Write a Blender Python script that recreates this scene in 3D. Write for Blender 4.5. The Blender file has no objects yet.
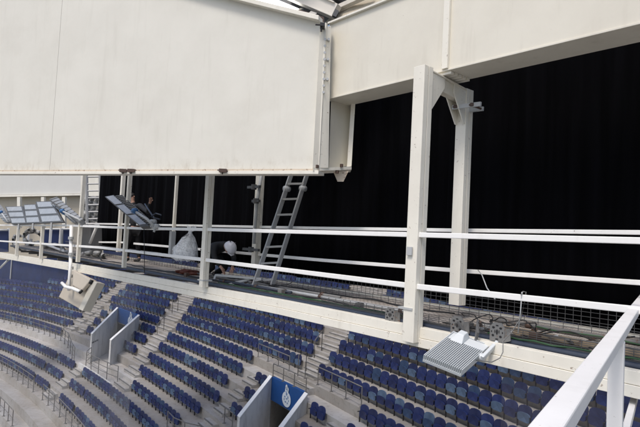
import bpy, bmesh, math, random
from mathutils import Vector, Matrix
R = math.radians
rnd = random.Random(7)
scene = bpy.context.scene
C = scene.collection

# ------------------------------------------------------------------ camera
F = 540.0
PITCH, ROLL = 0.0468, 0.051
cr, sr, cp, sp = math.cos(ROLL), math.sin(ROLL), math.cos(PITCH), math.sin(PITCH)
cam_d = bpy.data.cameras.new('camera'); cam = bpy.data.objects.new('camera', cam_d); C.objects.link(cam)
cam_d.sensor_width = 36; cam_d.lens = F / 640 * 36; cam_d.clip_start = 0.05; cam_d.clip_end = 900
xr = Vector((cr, -sr * sp, sr * cp)); yu = Vector((-sr, -cr * sp, cr * cp)); fw = Vector((0, cp, sp))
M = Matrix.Identity(4)
for i in range(3):
    M[i][0] = xr[i]; M[i][1] = yu[i]; M[i][2] = -fw[i]
cam.matrix_world = M
scene.camera = cam

def ray(x, y):
    u = (x - 320) / F; v = -(y - 213.5) / F
    return xr * u + yu * v + fw
def proj(p):
    d = p.dot(fw)
    if d < .05: return (-9999, -9999, d)
    return (320 + F * p.dot(xr) / d, 213.5 - F * p.dot(yu) / d, d)

# catwalk frame: a runs to the right along the gantry, N away from the viewer, z up
A41 = R(41)
UA = Vector((math.sin(A41), -math.cos(A41), 0)); UN = Vector((math.cos(A41), math.sin(A41), 0)); UZ = Vector((0, 0, 1))
def W(a, N, z): return UA * a + UN * N + UZ * z
def PL(x, y, N):
    r = ray(x, y); return r * (N / r.dot(UN))
def DP(x, y, d):
    r = ray(x, y); return r * (d / r.y)
def HZ(x, y, z):
    r = ray(x, y); return r * (z / r.z)
def wc(p): return (p.dot(UA), p.dot(UN), p.z)

# ------------------------------------------------------------------ materials
MATS = {}
def nt(name):
    m = bpy.data.materials.new(name); m.use_nodes = True
    MATS[name] = m
    t = m.node_tree; b = t.nodes['Principled BSDF']
    return m, t, b
def noise(t, scale, detail=6, rough=.6, vec=None, dist=0):
    n = t.nodes.new('ShaderNodeTexNoise'); n.inputs['Scale'].default_value = scale
    n.inputs['Detail'].default_value = detail; n.inputs['Roughness'].default_value = rough; n.inputs['Distortion'].default_value = dist
    if vec is not None: t.links.new(vec, n.inputs['Vector'])
    return n
def ramp(t, fac, stops):
    r = t.nodes.new('ShaderNodeValToRGB'); e = r.color_ramp.elements
    while len(e) < len(stops): e.new(.5)
    for q, (p, c) in zip(e, stops):
        q.position = p; q.color = (c[0], c[1], c[2], 1) if not isinstance(c, (int, float)) else (c, c, c, 1)
    t.links.new(fac, r.inputs['Fac']); return r
def mix(t, fac, a, b, mode='MIX'):
    m = t.nodes.new('ShaderNodeMix'); m.data_type = 'RGBA'; m.blend_type = mode
    if isinstance(fac, (int, float)): m.inputs[0].default_value = fac
    else: t.links.new(fac, m.inputs[0])
    for k, v in ((6, a), (7, b)):
        if isinstance(v, tuple): m.inputs[k].default_value = (v[0], v[1], v[2], 1)
        else: t.links.new(v, m.inputs[k])
    return m.outputs[2]
def geopos(t, scale=(1, 1, 1)):
    g = t.nodes.new('ShaderNodeNewGeometry'); mp = t.nodes.new('ShaderNodeMapping')
    mp.inputs['Scale'].default_value = scale
    t.links.new(g.outputs['Position'], mp.inputs['Vector']); return mp.outputs[0]
def bump(t, b, h, strength=.3, dist=.01):
    n = t.nodes.new('ShaderNodeBump'); n.inputs['Strength'].default_value = strength; n.inputs['Distance'].default_value = dist
    t.links.new(h, n.inputs['Height']); t.links.new(n.outputs[0], b.inputs['Normal'])

def painted(name, base, dirt=(.30, .25, .18), amount=.5, rust=True, rough=.5, spots=.68):
    m, t, b = nt(name)
    v = geopos(t); vs = geopos(t, (2.2, 2.2, .25))
    n1 = noise(t, 1.3, 8, .65, v); n2 = noise(t, 3.0, 6, .6, vs); n3 = noise(t, 19, 5, .7, v)
    r1 = ramp(t, n1.outputs[0], [(.38, 0.), (.75, amount)])
    c = mix(t, r1.outputs[0], base, tuple(.80 * x + .20 * d for x, d in zip(base, dirt)))
    r2 = ramp(t, n2.outputs[0], [(.55, 0.), (.8, amount * .7)])
    c = mix(t, r2.outputs[0], c, tuple(.6 * x + .4 * d for x, d in zip(base, dirt)))
    if rust:
        r3 = ramp(t, n3.outputs[0], [(spots, 0.), (spots + .05, .75)])
        c = mix(t, r3.outputs[0], c, (.16, .085, .045))
    t.links.new(c, b.inputs['Base Color']); b.inputs['Roughness'].default_value = rough
    bump(t, b, n3.outputs[0], .15, .004)
    return m
painted('cream_steel', (.80, .765, .67), amount=.85, spots=.64)
painted('cream_web', (.72, .68, .58), amount=.8, spots=.70)
painted('white_rail', (.86, .85, .82), amount=.5, spots=.66)
painted('white_handrail', (.84, .825, .80), dirt=(.30, .27, .23), amount=.9, spots=.655, rough=.45)
painted('fascia_paint', (.70, .675, .60), dirt=(.30, .27, .20), amount=.6, rust=False, rough=.62)
painted('rusty_lip', (.56, .48, .38), dirt=(.20, .10, .06), amount=1., spots=.56)
painted('soffit_beam', (.66, .62, .55), amount=.8)
painted('galvanised', (.45, .46, .46), dirt=(.2, .2, .19), amount=.7, rust=False, rough=.45)
painted('alu', (.36, .36, .355), dirt=(.25, .25, .24), amount=.7, rust=False, rough=.4)
painted('beige_case', (.50, .44, .36), dirt=(.3, .24, .16), amount=.6, spots=.74)
painted('beige_edge', (.58, .55, .48), amount=.4, rust=False)
painted('floodlight_grey', (.58, .61, .62), dirt=(.3, .32, .33), amount=.35, rust=False, rough=.38)
painted('floodlight_dark', (.07, .072, .075), amount=.4, rust=False)
painted('pipe_blue', (.022, .032, .055), dirt=(.1, .1, .1), amount=.7, rust=False, rough=.45)
painted('rust_steel', (.075, .042, .028), dirt=(.05, .04, .04), amount=.9)
painted('clad_wall', (.62, .61, .57), amount=.4, rust=False)
painted('beige_wall', (.48, .43, .34), amount=.7, rust=False)
painted('white_concrete_wall', (.62, .61, .59), dirt=(.35, .33, .3), amount=.7, rust=False, rough=.8)
def plain(name, col, rough=.5, metal=0, var=.25, scale=6, sheen=0):
    m, t, b = nt(name)
    n = noise(t, scale, 5, .6, geopos(t)); r = ramp(t, n.outputs[0], [(.3, 1 - var), (.75, 1.)])
    c = mix(t, 1., col, r.outputs[0], 'MULTIPLY'); t.links.new(c, b.inputs['Base Color'])
    b.inputs['Roughness'].default_value = rough; b.inputs['Metallic'].default_value = metal
    return m
plain('rail_dark', (.17, .16, .15), .5)
painted('lamp_shell', (.24, .25, .26), amount=.6, rust=False, rough=.4)
painted('bracket_grey', (.17, .17, .165), dirt=(.1, .07, .05), amount=.9, spots=.58)
plain('mesh_wire', (.10, .10, .10), .5)
plain('black_cable', (.012, .012, .013), .5)
plain('green_cable', (.03, .09, .035), .5)
plain('blue_plastic', (.03, .13, .32), .4)
plain('navy_seat', (.019, .031, .125), .42, var=.3, scale=3)
plain('deep_navy_seat', (.014, .021, .085), .45, var=.3, scale=3)
plain('faded_seat', (.085, .135, .225), .5, var=.35, scale=4)
plain('slate_seat', (.030, .058, .130), .5, var=.3, scale=3)
plain('seat_leg', (.035, .033, .033), .5)
plain('tarp_blue', (.010, .026, .105), .55, var=.4, scale=1.5)
plain('banner_blue', (.010, .075, .27), .5, var=.15)
plain('emblem_white', (.72, .76, .80), .5, var=.1)
plain('emblem_blue', (.12, .22, .42), .5)
plain('dark_void', (.016, .016, .018), .9)
plain('skin', (.42, .24, .17), .5, var=.15, scale=20)
plain('jacket', (.008, .009, .012), .8, var=.5, scale=9)
plain('trousers', (.0035, .0035, .005), .85)
plain('helmet_white', (.72, .71, .74), .3, var=.05)
plain('hair', (.012, .009, .008), .7)
plain('boot', (.006, .005, .005), .6)
plain('red_bag', (.13, .035, .02), .6)
plain('sign_ink', (.09, .09, .10), .7)
plain('grey_fill_ground', (.20, .20, .19), .9, scale=.3)  # neutral grey instead of grass green, chosen for untinted fill light from below
plain('timber', (.30, .23, .15), .8, var=.5, scale=5)
# curtain cloth
m, t, b = nt('black_cloth')
v = geopos(t, (7, 7, .35)); n = noise(t, 1.0, 3, .5, v)
r = ramp(t, n.outputs[0], [(.35, (.0012, .0012, .0017)), (.75, (.0034, .0034, .0046))])
t.links.new(r.outputs[0], b.inputs['Base Color']); b.inputs['Roughness'].default_value = .95
b.inputs['Specular IOR Level'].default_value = .05
# concrete of the stand
def concrete(name, base, k=1.):
    m, t, b = nt(name)
    v = geopos(t)
    n1 = noise(t, .55, 8, .65, v); n2 = noise(t, 4.2, 8, .7, v, .4); n3 = noise(t, 40, 4, .7, v)
    c = mix(t, ramp(t, n1.outputs[0], [(.35, 0.), (.68, 1.)]).outputs[0], base, (base[0] * .78, base[1] * .74, base[2] * .68))
    c = mix(t, ramp(t, n2.outputs[0], [(.52, 0.), (.72, .55)]).outputs[0], c, (base[0] * .38, base[1] * .35, base[2] * .32))
    c = mix(t, ramp(t, n2.outputs[0], [(.22, .5), (.38, 0.)]).outputs[0], c, (min(.8, base[0] * 1.35), min(.8, base[1] * 1.36), min(.8, base[2] * 1.4)))
    c = mix(t, ramp(t, n3.outputs[0], [(.6, 0.), (.75, .35)]).outputs[0], c, (.12, .11, .10))
    t.links.new(c, b.inputs['Base Color']); b.inputs['Roughness'].default_value = .88
    bump(t, b, n3.outputs[0], .35, .01)
concrete('tread_concrete', (.355, .336, .315))
concrete('lower_concrete', (.34, .33, .32))
concrete('landing_concrete', (.47, .455, .44))
concrete('stair_concrete', (.41, .395, .375))
plain('nosing', (.20, .19, .18), .8, var=.5, scale=8)
# grating of the walkway
m, t, b = nt('walkway_board')
v = geopos(t)
br = t.nodes.new('ShaderNodeTexBrick'); br.inputs['Scale'].default_value = 6; br.inputs['Mortar Size'].default_value = .035
mp = t.nodes.new('ShaderNodeMapping'); mp.inputs['Rotation'].default_value = (0, 0, R(49)); t.links.new(v, mp.inputs['Vector']); t.links.new(mp.outputs[0], br.inputs['Vector'])
br.inputs['Color1'].default_value = (.52, .475, .425, 1); br.inputs['Color2'].default_value = (.45, .41, .37, 1); br.inputs['Mortar'].default_value = (.11, .10, .095, 1)
n1 = noise(t, 2.5, 7, .7, v)
c = mix(t, ramp(t, n1.outputs[0], [(.42, 0.), (.7, .75)]).outputs[0], br.outputs[0], (.15, .12, .09))
t.links.new(c, b.inputs['Base Color']); b.inputs['Roughness'].default_value = .85
# foil / polythene wrap
m, t, b = nt('foil_wrap')
n1 = noise(t, 9, 6, .7, geopos(t), 1.5); r = ramp(t, n1.outputs[0], [(.3, (.32, .31, .29)), (.7, (.75, .74, .70))])
t.links.new(r.outputs[0], b.inputs['Base Color']); b.inputs['Roughness'].default_value = .3; bump(t, b, n1.outputs[0], .8, .05)
m, t, b = nt('polythene')
n1 = noise(t, 10, 6, .7, geopos(t), 2.); r = ramp(t, n1.outputs[0], [(.36, .45), (.6, .92)])
b.inputs['Base Color'].default_value = (.95, .96, .97, 1); b.inputs['Roughness'].default_value = .25
t.links.new(r.outputs[0], b.inputs['Alpha']); bump(t, b, n1.outputs[0], .35, .03)
b.inputs['Subsurface Weight'].default_value = 0; b.inputs['Transmission Weight'].default_value = .0
# fine safety net (woven alpha)
def net(name, col, a):
    m, t, b = nt(name)
    n1 = noise(t, 1.2, 4, .6, geopos(t)); r = ramp(t, n1.outputs[0], [(.3, a * .85), (.7, a * 1.15)])
    b.inputs['Base Color'].default_value = (*col, 1); b.inputs['Roughness'].default_value = .9
    t.links.new(r.outputs[0], b.inputs['Alpha'])
net('net_light', (.40, .39, .38), .075)
net('net_dark', (.10, .095, .10), .20)
m = MATS['white_concrete_wall']; t = m.node_tree; b = t.nodes['Principled BSDF']; old = b.inputs['Base Color'].links[0].from_socket
n7 = noise(t, 1.6, 9, .8, geopos(t, (1.5, 1.5, .35))); c = mix(t, ramp(t, n7.outputs[0], [(.48, 0.), (.66, .6)]).outputs[0], old, (.30, .285, .265)); t.links.new(c, b.inputs['Base Color'])
# rust and grime creeping up from the fascia's lower edge, scuffs elsewhere
m = MATS['fascia_paint']; t = m.node_tree; b = t.nodes['Principled BSDF']
old = b.inputs['Base Color'].links[0].from_socket
gg = t.nodes.new('ShaderNodeNewGeometry'); sx = t.nodes.new('ShaderNodeSeparateXYZ'); t.links.new(gg.outputs['Position'], sx.inputs[0])
mr = t.nodes.new('ShaderNodeMapRange'); mr.inputs[1].default_value = 1.08; mr.inputs[2].default_value = 1.24; mr.inputs[3].default_value = 1; mr.inputs[4].default_value = 0; t.links.new(sx.outputs[2], mr.inputs[0])
nn_ = noise(t, 5, 8, .75, geopos(t, (1, 1, .5))); mm = t.nodes.new('ShaderNodeMath'); mm.operation = 'MULTIPLY'
t.links.new(mr.outputs[0], mm.inputs[0]); t.links.new(ramp(t, nn_.outputs[0], [(.48, 0.), (.75, .6)]).outputs[0], mm.inputs[1])
c = mix(t, mm.outputs[0], old, (.36, .29, .20))
n5 = noise(t, .5, 9, .75, geopos(t)); c = mix(t, ramp(t, n5.outputs[0], [(.5, 0.), (.72, .35)]).outputs[0], c, (.56, .53, .45))
t.links.new(c, b.inputs['Base Color'])
n6 = noise(t, .8, 2, .5, geopos(t)); bump(t, b, n6.outputs[0], .5, .05)
m, t, b = nt('skylight')
tl_ = t.nodes.new('ShaderNodeBsdfTranslucent'); tl_.inputs['Color'].default_value = (.95, .96, .97, 1)
gl_ = t.nodes.new('ShaderNodeBsdfDiffuse'); gl_.inputs['Color'].default_value = (.9, .9, .9, 1)
mx_ = t.nodes.new('ShaderNodeMixShader'); mx_.inputs[0].default_value = .10
t.links.new(tl_.outputs[0], mx_.inputs[1]); t.links.new(gl_.outputs[0], mx_.inputs[2]); em_ = t.nodes.new('ShaderNodeEmission'); em_.inputs['Strength'].default_value = .9; ad_ = t.nodes.new('ShaderNodeAddShader')  # added emission stands in for daylight coming through the sheet
t.links.new(mx_.outputs[0], ad_.inputs[0]); t.links.new(em_.outputs[0], ad_.inputs[1]); t.links.new(ad_.outputs[0], t.nodes['Material Output'].inputs['Surface'])
# skylight deck
m, t, b = nt('roof_deck')
wv = t.nodes.new('ShaderNodeTexWave'); wv.inputs['Scale'].default_value = 2.5; wv.bands_direction = 'X'
mp = t.nodes.new('ShaderNodeMapping'); mp.inputs['Rotation'].default_value = (0, 0, R(20)); t.links.new(geopos(t), mp.inputs['Vector']); t.links.new(mp.outputs[0], wv.inputs['Vector'])
t.links.new(ramp(t, wv.outputs[0], [(.2, (.10, .10, .10)), (.8, (.20, .20, .205))]).outputs[0], b.inputs['Base Color'])

# ------------------------------------------------------------------ mesh helpers
class MB:
    def __init__(s): s.v = []; s.f = []; s.m = []; s.mi = 0
    def quad(s, a, b, c, d):
        n = len(s.v); s.v += [Vector(a), Vector(b), Vector(c), Vector(d)]; s.f.append((n, n + 1, n + 2, n + 3)); s.m.append(s.mi)
    def hexa(s, p):          # 8 points: bottom ring 0-3, top ring 4-7
        n = len(s.v); s.v += [Vector(q) for q in p]
        for f in ((3, 2, 1, 0), (4, 5, 6, 7), (0, 1, 5, 4), (1, 2, 6, 5), (2, 3, 7, 6), (3, 0, 4, 7)):
            s.f.append(tuple(n + i for i in f)); s.m.append(s.mi)
    def box(s, a0, a1, n0, n1, z0, z1):   # catwalk frame box
        s.hexa([W(a0, n0, z0), W(a1, n0, z0), W(a1, n1, z0), W(a0, n1, z0), W(a0, n0, z1), W(a1, n0, z1), W(a1, n1, z1), W(a0, n1, z1)])
    def wbox(s, x0, x1, y0, y1, z0, z1):
        s.hexa([(x0, y0, z0), (x1, y0, z0), (x1, y1, z0), (x0, y1, z0), (x0, y0, z1), (x1, y0, z1), (x1, y1, z1), (x0, y1, z1)])
    def beam(s, p, q, w, h, up=UZ):       # axis p-q, width sideways w, height h centred
        p = Vector(p); q = Vector(q); d = (q - p).normalized(); sd = d.cross(up)
        if sd.length < 1e-4: sd = d.cross(Vector((1, 0, 0)))
        sd.normalize(); u = sd.cross(d).normalized()
        sd = sd * w / 2; u = u * h / 2
        s.hexa([p - sd - u, q - sd - u, q + sd - u, p + sd - u, p - sd + u, q - sd + u, q + sd + u, p + sd + u])
    def tube(s, pts, r, seg=8, closed=False):
        pts = [Vector(p) for p in pts]; rings = []
        rr = r if isinstance(r, (list, tuple)) else [r] * len(pts)
        for i, p in enumerate(pts):
            d = (pts[min(i + 1, len(pts) - 1)] - pts[max(i - 1, 0)]).normalized()
            ref = UZ if abs(d.z) < .9 else Vector((1, 0, 0))
            a = d.cross(ref).normalized(); b = a.cross(d).normalized()
            n = len(s.v)
            for k in range(seg):
                t_ = 2 * math.pi * k / seg; s.v.append(p + (a * math.cos(t_) + b * math.sin(t_)) * rr[i])
            rings.append(n)
        for i in range(len(rings) - 1):
            for k in range(seg):
                s.f.append((rings[i] + k, rings[i] + (k + 1) % seg, rings[i + 1] + (k + 1) % seg, rings[i + 1] + k)); s.m.append(s.mi)
        s.f.append(tuple(rings[0] + k for k in reversed(range(seg)))); s.m.append(s.mi)
        s.f.append(tuple(rings[-1] + k for k in range(seg))); s.m.append(s.mi)
    def prism(s, poly, off):              # closed polygon extruded by vector off
        n = len(s.v); k = len(poly); off = Vector(off)
        s.v += [Vector(p) for p in poly] + [Vector(p) + off for p in poly]
        s.f.append(tuple(range(n, n + k))); s.m.append(s.mi); s.f.append(tuple(reversed(range(n + k, n + 2 * k)))); s.m.append(s.mi)
        for i in range(k):
            j = (i + 1) % k; s.f.append((n + i, n + k + i, n + k + j, n + j)); s.m.append(s.mi)
    def build(s, name, mats, parent=None, smooth=False, bev=0):
        me = bpy.data.meshes.new(name)
        org = Vector((0, 0, 0))
        me.from_pydata([tuple(x) for x in s.v], [], s.f)
        if not isinstance(mats, (list, tuple)): mats = [mats]
        for q in mats: me.materials.append(MATS[q])
        if any(s.m): me.polygons.foreach_set('material_index', s.m)
        bm = bmesh.new(); bm.from_mesh(me); bmesh.ops.recalc_face_normals(bm, faces=bm.faces); bm.to_mesh(me); bm.free()
        if smooth: me.polygons.foreach_set('use_smooth', [True] * len(me.polygons))
        o = bpy.data.objects.new(name, me); C.objects.link(o)
        if parent is not None:
            o.parent = parent; o.matrix_parent_inverse = Matrix.Translation(-parent.location)
        if bev:
            bv = o.modifiers.new('bevel', 'BEVEL'); bv.width = bev; bv.segments = 2; bv.limit_method = 'ANGLE'
        return o
def tag(o, label=None, cat=None, group=None, kind=None):
    if label: o['label'] = label
    if cat: o['category'] = cat
    if group: o['group'] = group
    if kind: o['kind'] = kind
    return o
def thing(name, loc, label, cat, group=None):
    o = bpy.data.objects.new(name, None); C.objects.link(o); o.location = loc; o.empty_display_size = .1
    return tag(o, label, cat, group)
def lerp(p, q, t): return p + (q - p) * t

# ------------------------------------------------------------------ stand parametrisation (curved bowl)
S_ = .93
P0 = (-0.3267 * S_, 27.634 * S_, -.9749, -.0975 / S_, -.0073 / S_ ** 2, -.0051 / S_ ** 3)
Z0, DZ, EE, DR = -4.607 * S_, .386 * S_, -.006 * S_, .8 * S_
DS = .05; SN = 1640; SOFF = -50.
th_ = []; cx_ = []; cy_ = []
x = y = 0.
for i in range(SN + 400):
    q = (SOFF + i * DS) / 10; th = P0[2] + P0[3] * q + P0[4] * q * q + P0[5] * q ** 3
    if SOFF + i * DS < -40: q = -4.; th = P0[2] + P0[3] * q + P0[4] * q * q + P0[5] * q ** 3
    x += math.cos(th) * DS; y += math.sin(th) * DS
    th_.append(th); cx_.append(x); cy_.append(y)
i0 = int(round(-SOFF / DS)); ox, oy = P0[0] - cx_[i0], P0[1] - cy_[i0]
def zk(k): return Z0 - k * DZ + EE * k * k
def zt(k): return zk(k) - .60
def crv(s):
    f = (s - SOFF) / DS; i = max(0, min(len(th_) - 2, int(f))); g = f - i
    return (cx_[i] + (cx_[i + 1] - cx_[i]) * g + ox, cy_[i] + (cy_[i + 1] - cy_[i]) * g + oy, th_[i])
def ST(s, k, z):
    x, y, th = crv(s); return Vector((x + math.sin(th) * k * DR, y - math.cos(th) * k * DR, z))

A = lambda k: -22. + .35 * (k - 3)
Bc = lambda k: -12.9 + .75 * (k - 1)
def runs(k):
    if k <= 2: return [(-42, A(k) - .8), (A(k) + .8, Bc(k) - 1.1), (Bc(k) + 1.1, .6 + .6 * (k + 1)), (2.25 + .37 * (k + 1), 19)]
    return {3: [(-42, -22.6), (-20.2, -12.4), (-10.2, -1.05), (7.45, 19)],
            4: [(-42, -22.3), (-20.0, -18.9), (-13.6, -11.7), (-9.7, -.5), (.7, 1.75), (5.4, 6.45), (7.85, 19)],
            5: [(-42, -21.4), (-19.3, -18.2), (-13.05, -11.1), (-9.1, -.35), (1.2, 2.25), (6.05, 7.1), (8.5, 19)],
            6: [(-42, -21.1), (-18.6, -17.5), (-12.6, -10.6), (-8.7, .45), (1.65, 2.7), (6.8, 7.8), (9.1, 19)],
            7: [(-42, -21.1), (-7.9, .3), (9.6, 19)], 8: [(-6.7, 0.0), (10, 19)],
            9: [(-42, -17.6), (-17.2, -14.2), (-12.6, 5)], 10: [(-42, -17.3), (-16.9, -14.1), (-12.25, -9.9), (-9.5, 4)],
            11: [(-42, -16.7), (-16.3, -13.9), (-11.3, -8.8), (-8.3, 3)]}.get(k, [])

# openings cut in the terraces for the two tunnels: s range per row
def vom(k):
    out = []
    if 4 <= k <= 7: out.append(lambda e: (-17.68 + 3.4 * (e - 3.86) / 3.94, -14.28 + 3.24 * (e - 3.86) / 3.94))
    if 4 <= k <= 8: out.append(lambda e: (1.80 + 1.55 * (e - 3.86) / 2.74, 4.83 + 1.45 * (e - 3.86) / 2.74))
    return out
tr = MB()
for k in range(-11, 17):
    kb, kf = k - .17, k + .83
    cuts = vom(k); iv = []; s0 = (-46., -46.)
    for c in cuts: iv.append((s0, (c(kb)[0], c(kf)[0]))); s0 = (c(kb)[1], c(kf)[1])
    iv.append((s0, (24., 24.)))
    for (a, b_) in iv:
        n = max(2, int((b_[0] - a[0]) / 1.0))
        for i in range(n):
            u, v = a[0] + (b_[0] - a[0]) * i / n, a[0] + (b_[0] - a[0]) * (i + 1) / n
            uf, vf = a[1] + (b_[1] - a[1]) * i / n, a[1] + (b_[1] - a[1]) * (i + 1) / n
            tr.mi = 2 if k >= 12 else 1 if (k == 3 and -1.2 < u < 7.4) or (k in (7, 8) and u < -8.1) or (k == 8 and u > 0) else 0
            tr.quad(ST(u, kb, zt(k)), ST(v, kb, zt(k)), ST(vf, kf, zt(k)), ST(uf, kf, zt(k)))
            tr.quad(ST(uf, kf, zt(k)), ST(vf, kf, zt(k)), ST(vf, kf, zt(k + 1) - .02), ST(uf, kf, zt(k + 1) - .02))
tag(tr.build('seating_terrace', ['tread_concrete', 'landing_concrete', 'lower_concrete']), kind='structure')

# aisle half steps
def steps(center, width, ks, nm='aisle_steps'):
    mb = MB()
    for k in ks:
        c = center(k); h = (zt(k - 1) - zt(k))
        for (k0, k1, fz) in ((-.17, .17, .66), (.17, .5, .33)):
            s0, s1 = c - width / 2, c + width / 2
            z1 = zt(k) + h * fz
            lo = [ST(s0, k + k0, zt(k)), ST(s1, k + k0, zt(k)), ST(s1, k + k1, zt(k)), ST(s0, k + k1, zt(k))]
            mb.mi = 0
            mb.hexa([p + Vector((0, 0, .004)) for p in lo] + [Vector((p.x, p.y, z1)) for p in lo])
            e0_, e1_, e2_, e3_ = ST(s0, k + k1 - .055, z1 + .004), ST(s1, k + k1 - .055, z1 + .004), ST(s1, k + k1 + .003, z1 + .004), ST(s0, k + k1 + .003, z1 + .004)
            mb.mi = 1; mb.quad(e0_, e1_, e2_, e3_); mb.quad(e3_, e2_, e2_ - UZ * .04, e3_ - UZ * .04)
    return tag(mb.build(nm, ['stair_concrete', 'nosing']), kind='structure')
steps(A, 1.2, range(-9, 7)); steps(Bc, 1.7, range(-9, 9)); steps(lambda k: 1.5 + .5 * (k + 1), 1.25, range(-9, 4))
steps(lambda k: .3 + .28 * (k - 3), .95, range(4, 8)); steps(lambda k: 7.2 + .6 * (k - 4), .9, range(4, 7))
steps(lambda k: -13.3 + .2 * (k - 9), 1.3, range(9, 12)); steps(lambda k: -20.3 + .55 * (k - 4), .8, range(4, 7))

# ------------------------------------------------------------------ seats
def shell(mb, w, z0, z1, y0, thick, lean, n=7, curve=.03, rnd_=.62):
    # rounded-top plate, slightly dished, front toward -y
    pts = []
    hw = w / 2; rz = hw * rnd_
    for i in range(n + 1):
        a = math.pi * i / n; ca, sa = math.cos(a), math.sin(a); pts.append((hw * math.copysign(abs(ca) ** .72, ca), z1 - rz + rz * sa ** .85))
    pts += [(-hw * .92, z0 + .03), (-hw * .7, z0), (hw * .7, z0), (hw * .92, z0 + .03)]
    def Y(x, z): return y0 + lean * (z - z0) - curve * (x / hw) ** 2
    b = len(mb.v); N = len(pts)
    for dy in (0, thick):
        for (x, z) in pts: mb.v.append(Vector((x, Y(x, z) + dy, z)))
    cz = (z0 + z1) / 2; mb.v.append(Vector((0, Y(0, cz) + .012, cz)))
    c = len(mb.v) - 1
    for i in range(N):
        j = (i + 1) % N
        mb.f.append((b + i, b + j, c)); mb.m.append(mb.mi)
        mb.f.append((b + i, b + N + i, b + N + j, b + j)); mb.m.append(mb.mi)
    mb.f.append(tuple(b + N + i for i in reversed(range(N)))); mb.m.append(mb.mi)
def seat_parts(bk, pn, lg):
    shell(bk, .482, .20, .62, .0, .03, .10)
    shell(pn, .445, .185, .43, -.045, .035, .06, 7, .02, .35)
    lg.wbox(-.259, -.241, -.03, .02, .0, .34); lg.wbox(-.262, -.238, -.10, .05, .34, .365)
seatcols = ['navy_seat', 'deep_navy_seat', 'slate_seat', 'faded_seat', 'seat_leg']
def pick():
    r1, r2 = rnd.random(), rnd.random()
    bk = 0 if r1 < .45 else 1 if r1 < .86 else 2 if r1 < .96 else 3
    pn = 0 if r2 < .44 else 1 if r2 < .66 else 2 if r2 < .86 else 3
    return bk, pn
chord_pts = [(-20, 256), (0, 258), (150, 291), (250, 308), (340, 324), (417, 342), (500, 366), (560, 382), (640, 402)]
def chord_y(x):
    for (x0, y0), (x1, y1) in zip(chord_pts, chord_pts[1:]):
        if x <= x1: return y0 + (y1 - y0) * (x - x0) / (x1 - x0)
    return 402
seats = []
for k in range(-9, 12):
    for (s0, s1) in runs(k):
        n = max(2, int(round((s1 - s0) / .5)))
        if s1 - s0 > 5: n = int((s1 - s0) / .5)
        for i in range(n):
            # anchored at the end beside the aisle
            s = (s1 - .25 - i * .5) if s0 < -40 else s0 + .25 + i * .5
            p = ST(s, k, zt(k)); q = proj(p + Vector((0, 0, .45)))
            if not (-25 < q[0] < 665 and 225 < q[1] < 445): continue
            if k < -3 and q[0] < 90: continue
            vis = -2 < q[0] < 642 and chord_y(q[0]) + 1 < q[1] < 429 and not (q[0] > 527 and q[1] > 427 - (q[0] - 527) * 1.19) \
                and not (424 < q[0] < 492 and 336 < q[1] < 370)
            seats.append([q[2], vis, s, k, p, pick()])
seats.sort(key=lambda e: e[0])
near = [e for e in seats if e[1]][:298]; nid = set(id(e) for e in near)
far = [e for e in seats if id(e) not in nid]
mesh_cache = {}
def seatmesh(part, ci):
    key = (part, ci)
    if key not in mesh_cache:
        a, b_, c = MB(), MB(), MB(); seat_parts(a, b_, c); mb = {'backrest': a, 'seat_pan': b_, 'leg': c}[part]
        o = mb.build(part, seatcols[ci]); mesh_cache[key] = o.data; C.objects.unlink(o); bpy.data.objects.remove(o)
    return mesh_cache[key]
bn = ['navy', 'dark navy', 'slate blue', 'faded pale blue']
for e in near:
    d, vis, s, k, p, (bk, pn) = e
    if k in (4, 5, 6) and .9 < s < 3.2: blk = 'in pairs left of the crested tunnel'
    elif k in (4, 5, 6) and 5 < s < 8: blk = 'in pairs right of the crested tunnel'
    elif s > 2: blk = 'in the right block under the floodlight'
    elif k >= 9: blk = 'in the lowest bottom-left rows'
    elif s > -11.5: blk = 'in the middle block'
    else: blk = 'in the blocks around the far tunnel'
    r = bpy.data.objects.new('stadium_seat', None); C.objects.link(r); r.location = p; r.rotation_euler.z = crv(s)[2] + rnd.uniform(-.02, .02); r.empty_display_size = .1
    tag(r, ('%s flip-up seat with %s pan, %s' % (bn[bk], bn[pn], blk) if bk != pn else 'all %s flip-up seat, %s' % (bn[bk], blk)), 'stadium seat', 'flip-up seats %s, %s back and %s pan' % (blk, bn[bk], bn[pn]))
    for part, ci in (('backrest', bk), ('seat_pan', pn), ('leg', 4)):
        o = bpy.data.objects.new(part, seatmesh(part, ci)); C.objects.link(o); o.parent = r
stf = MB(); base = []
for part in range(3):
    a, b_, c = MB(), MB(), MB(); seat_parts(a, b_, c); base.append((a, b_, c)[part])
for e in far:
    d, vis, s, k, p, (bk, pn) = e
    th = crv(s)[2]; R_ = Matrix.Rotation(th, 3, 'Z')
    for mb, ci in zip(base, (bk, pn, 4)):
        n = len(stf.v); stf.v += [R_ @ v + p for v in mb.v]
        for f in mb.f: stf.f.append(tuple(n + i for i in f)); stf.m.append(ci)
o = stf.build('far_seats', seatcols)
tag(o, 'rows of navy and faded blue flip-up seats filling the farther stand', 'seats', kind='stuff')

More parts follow.
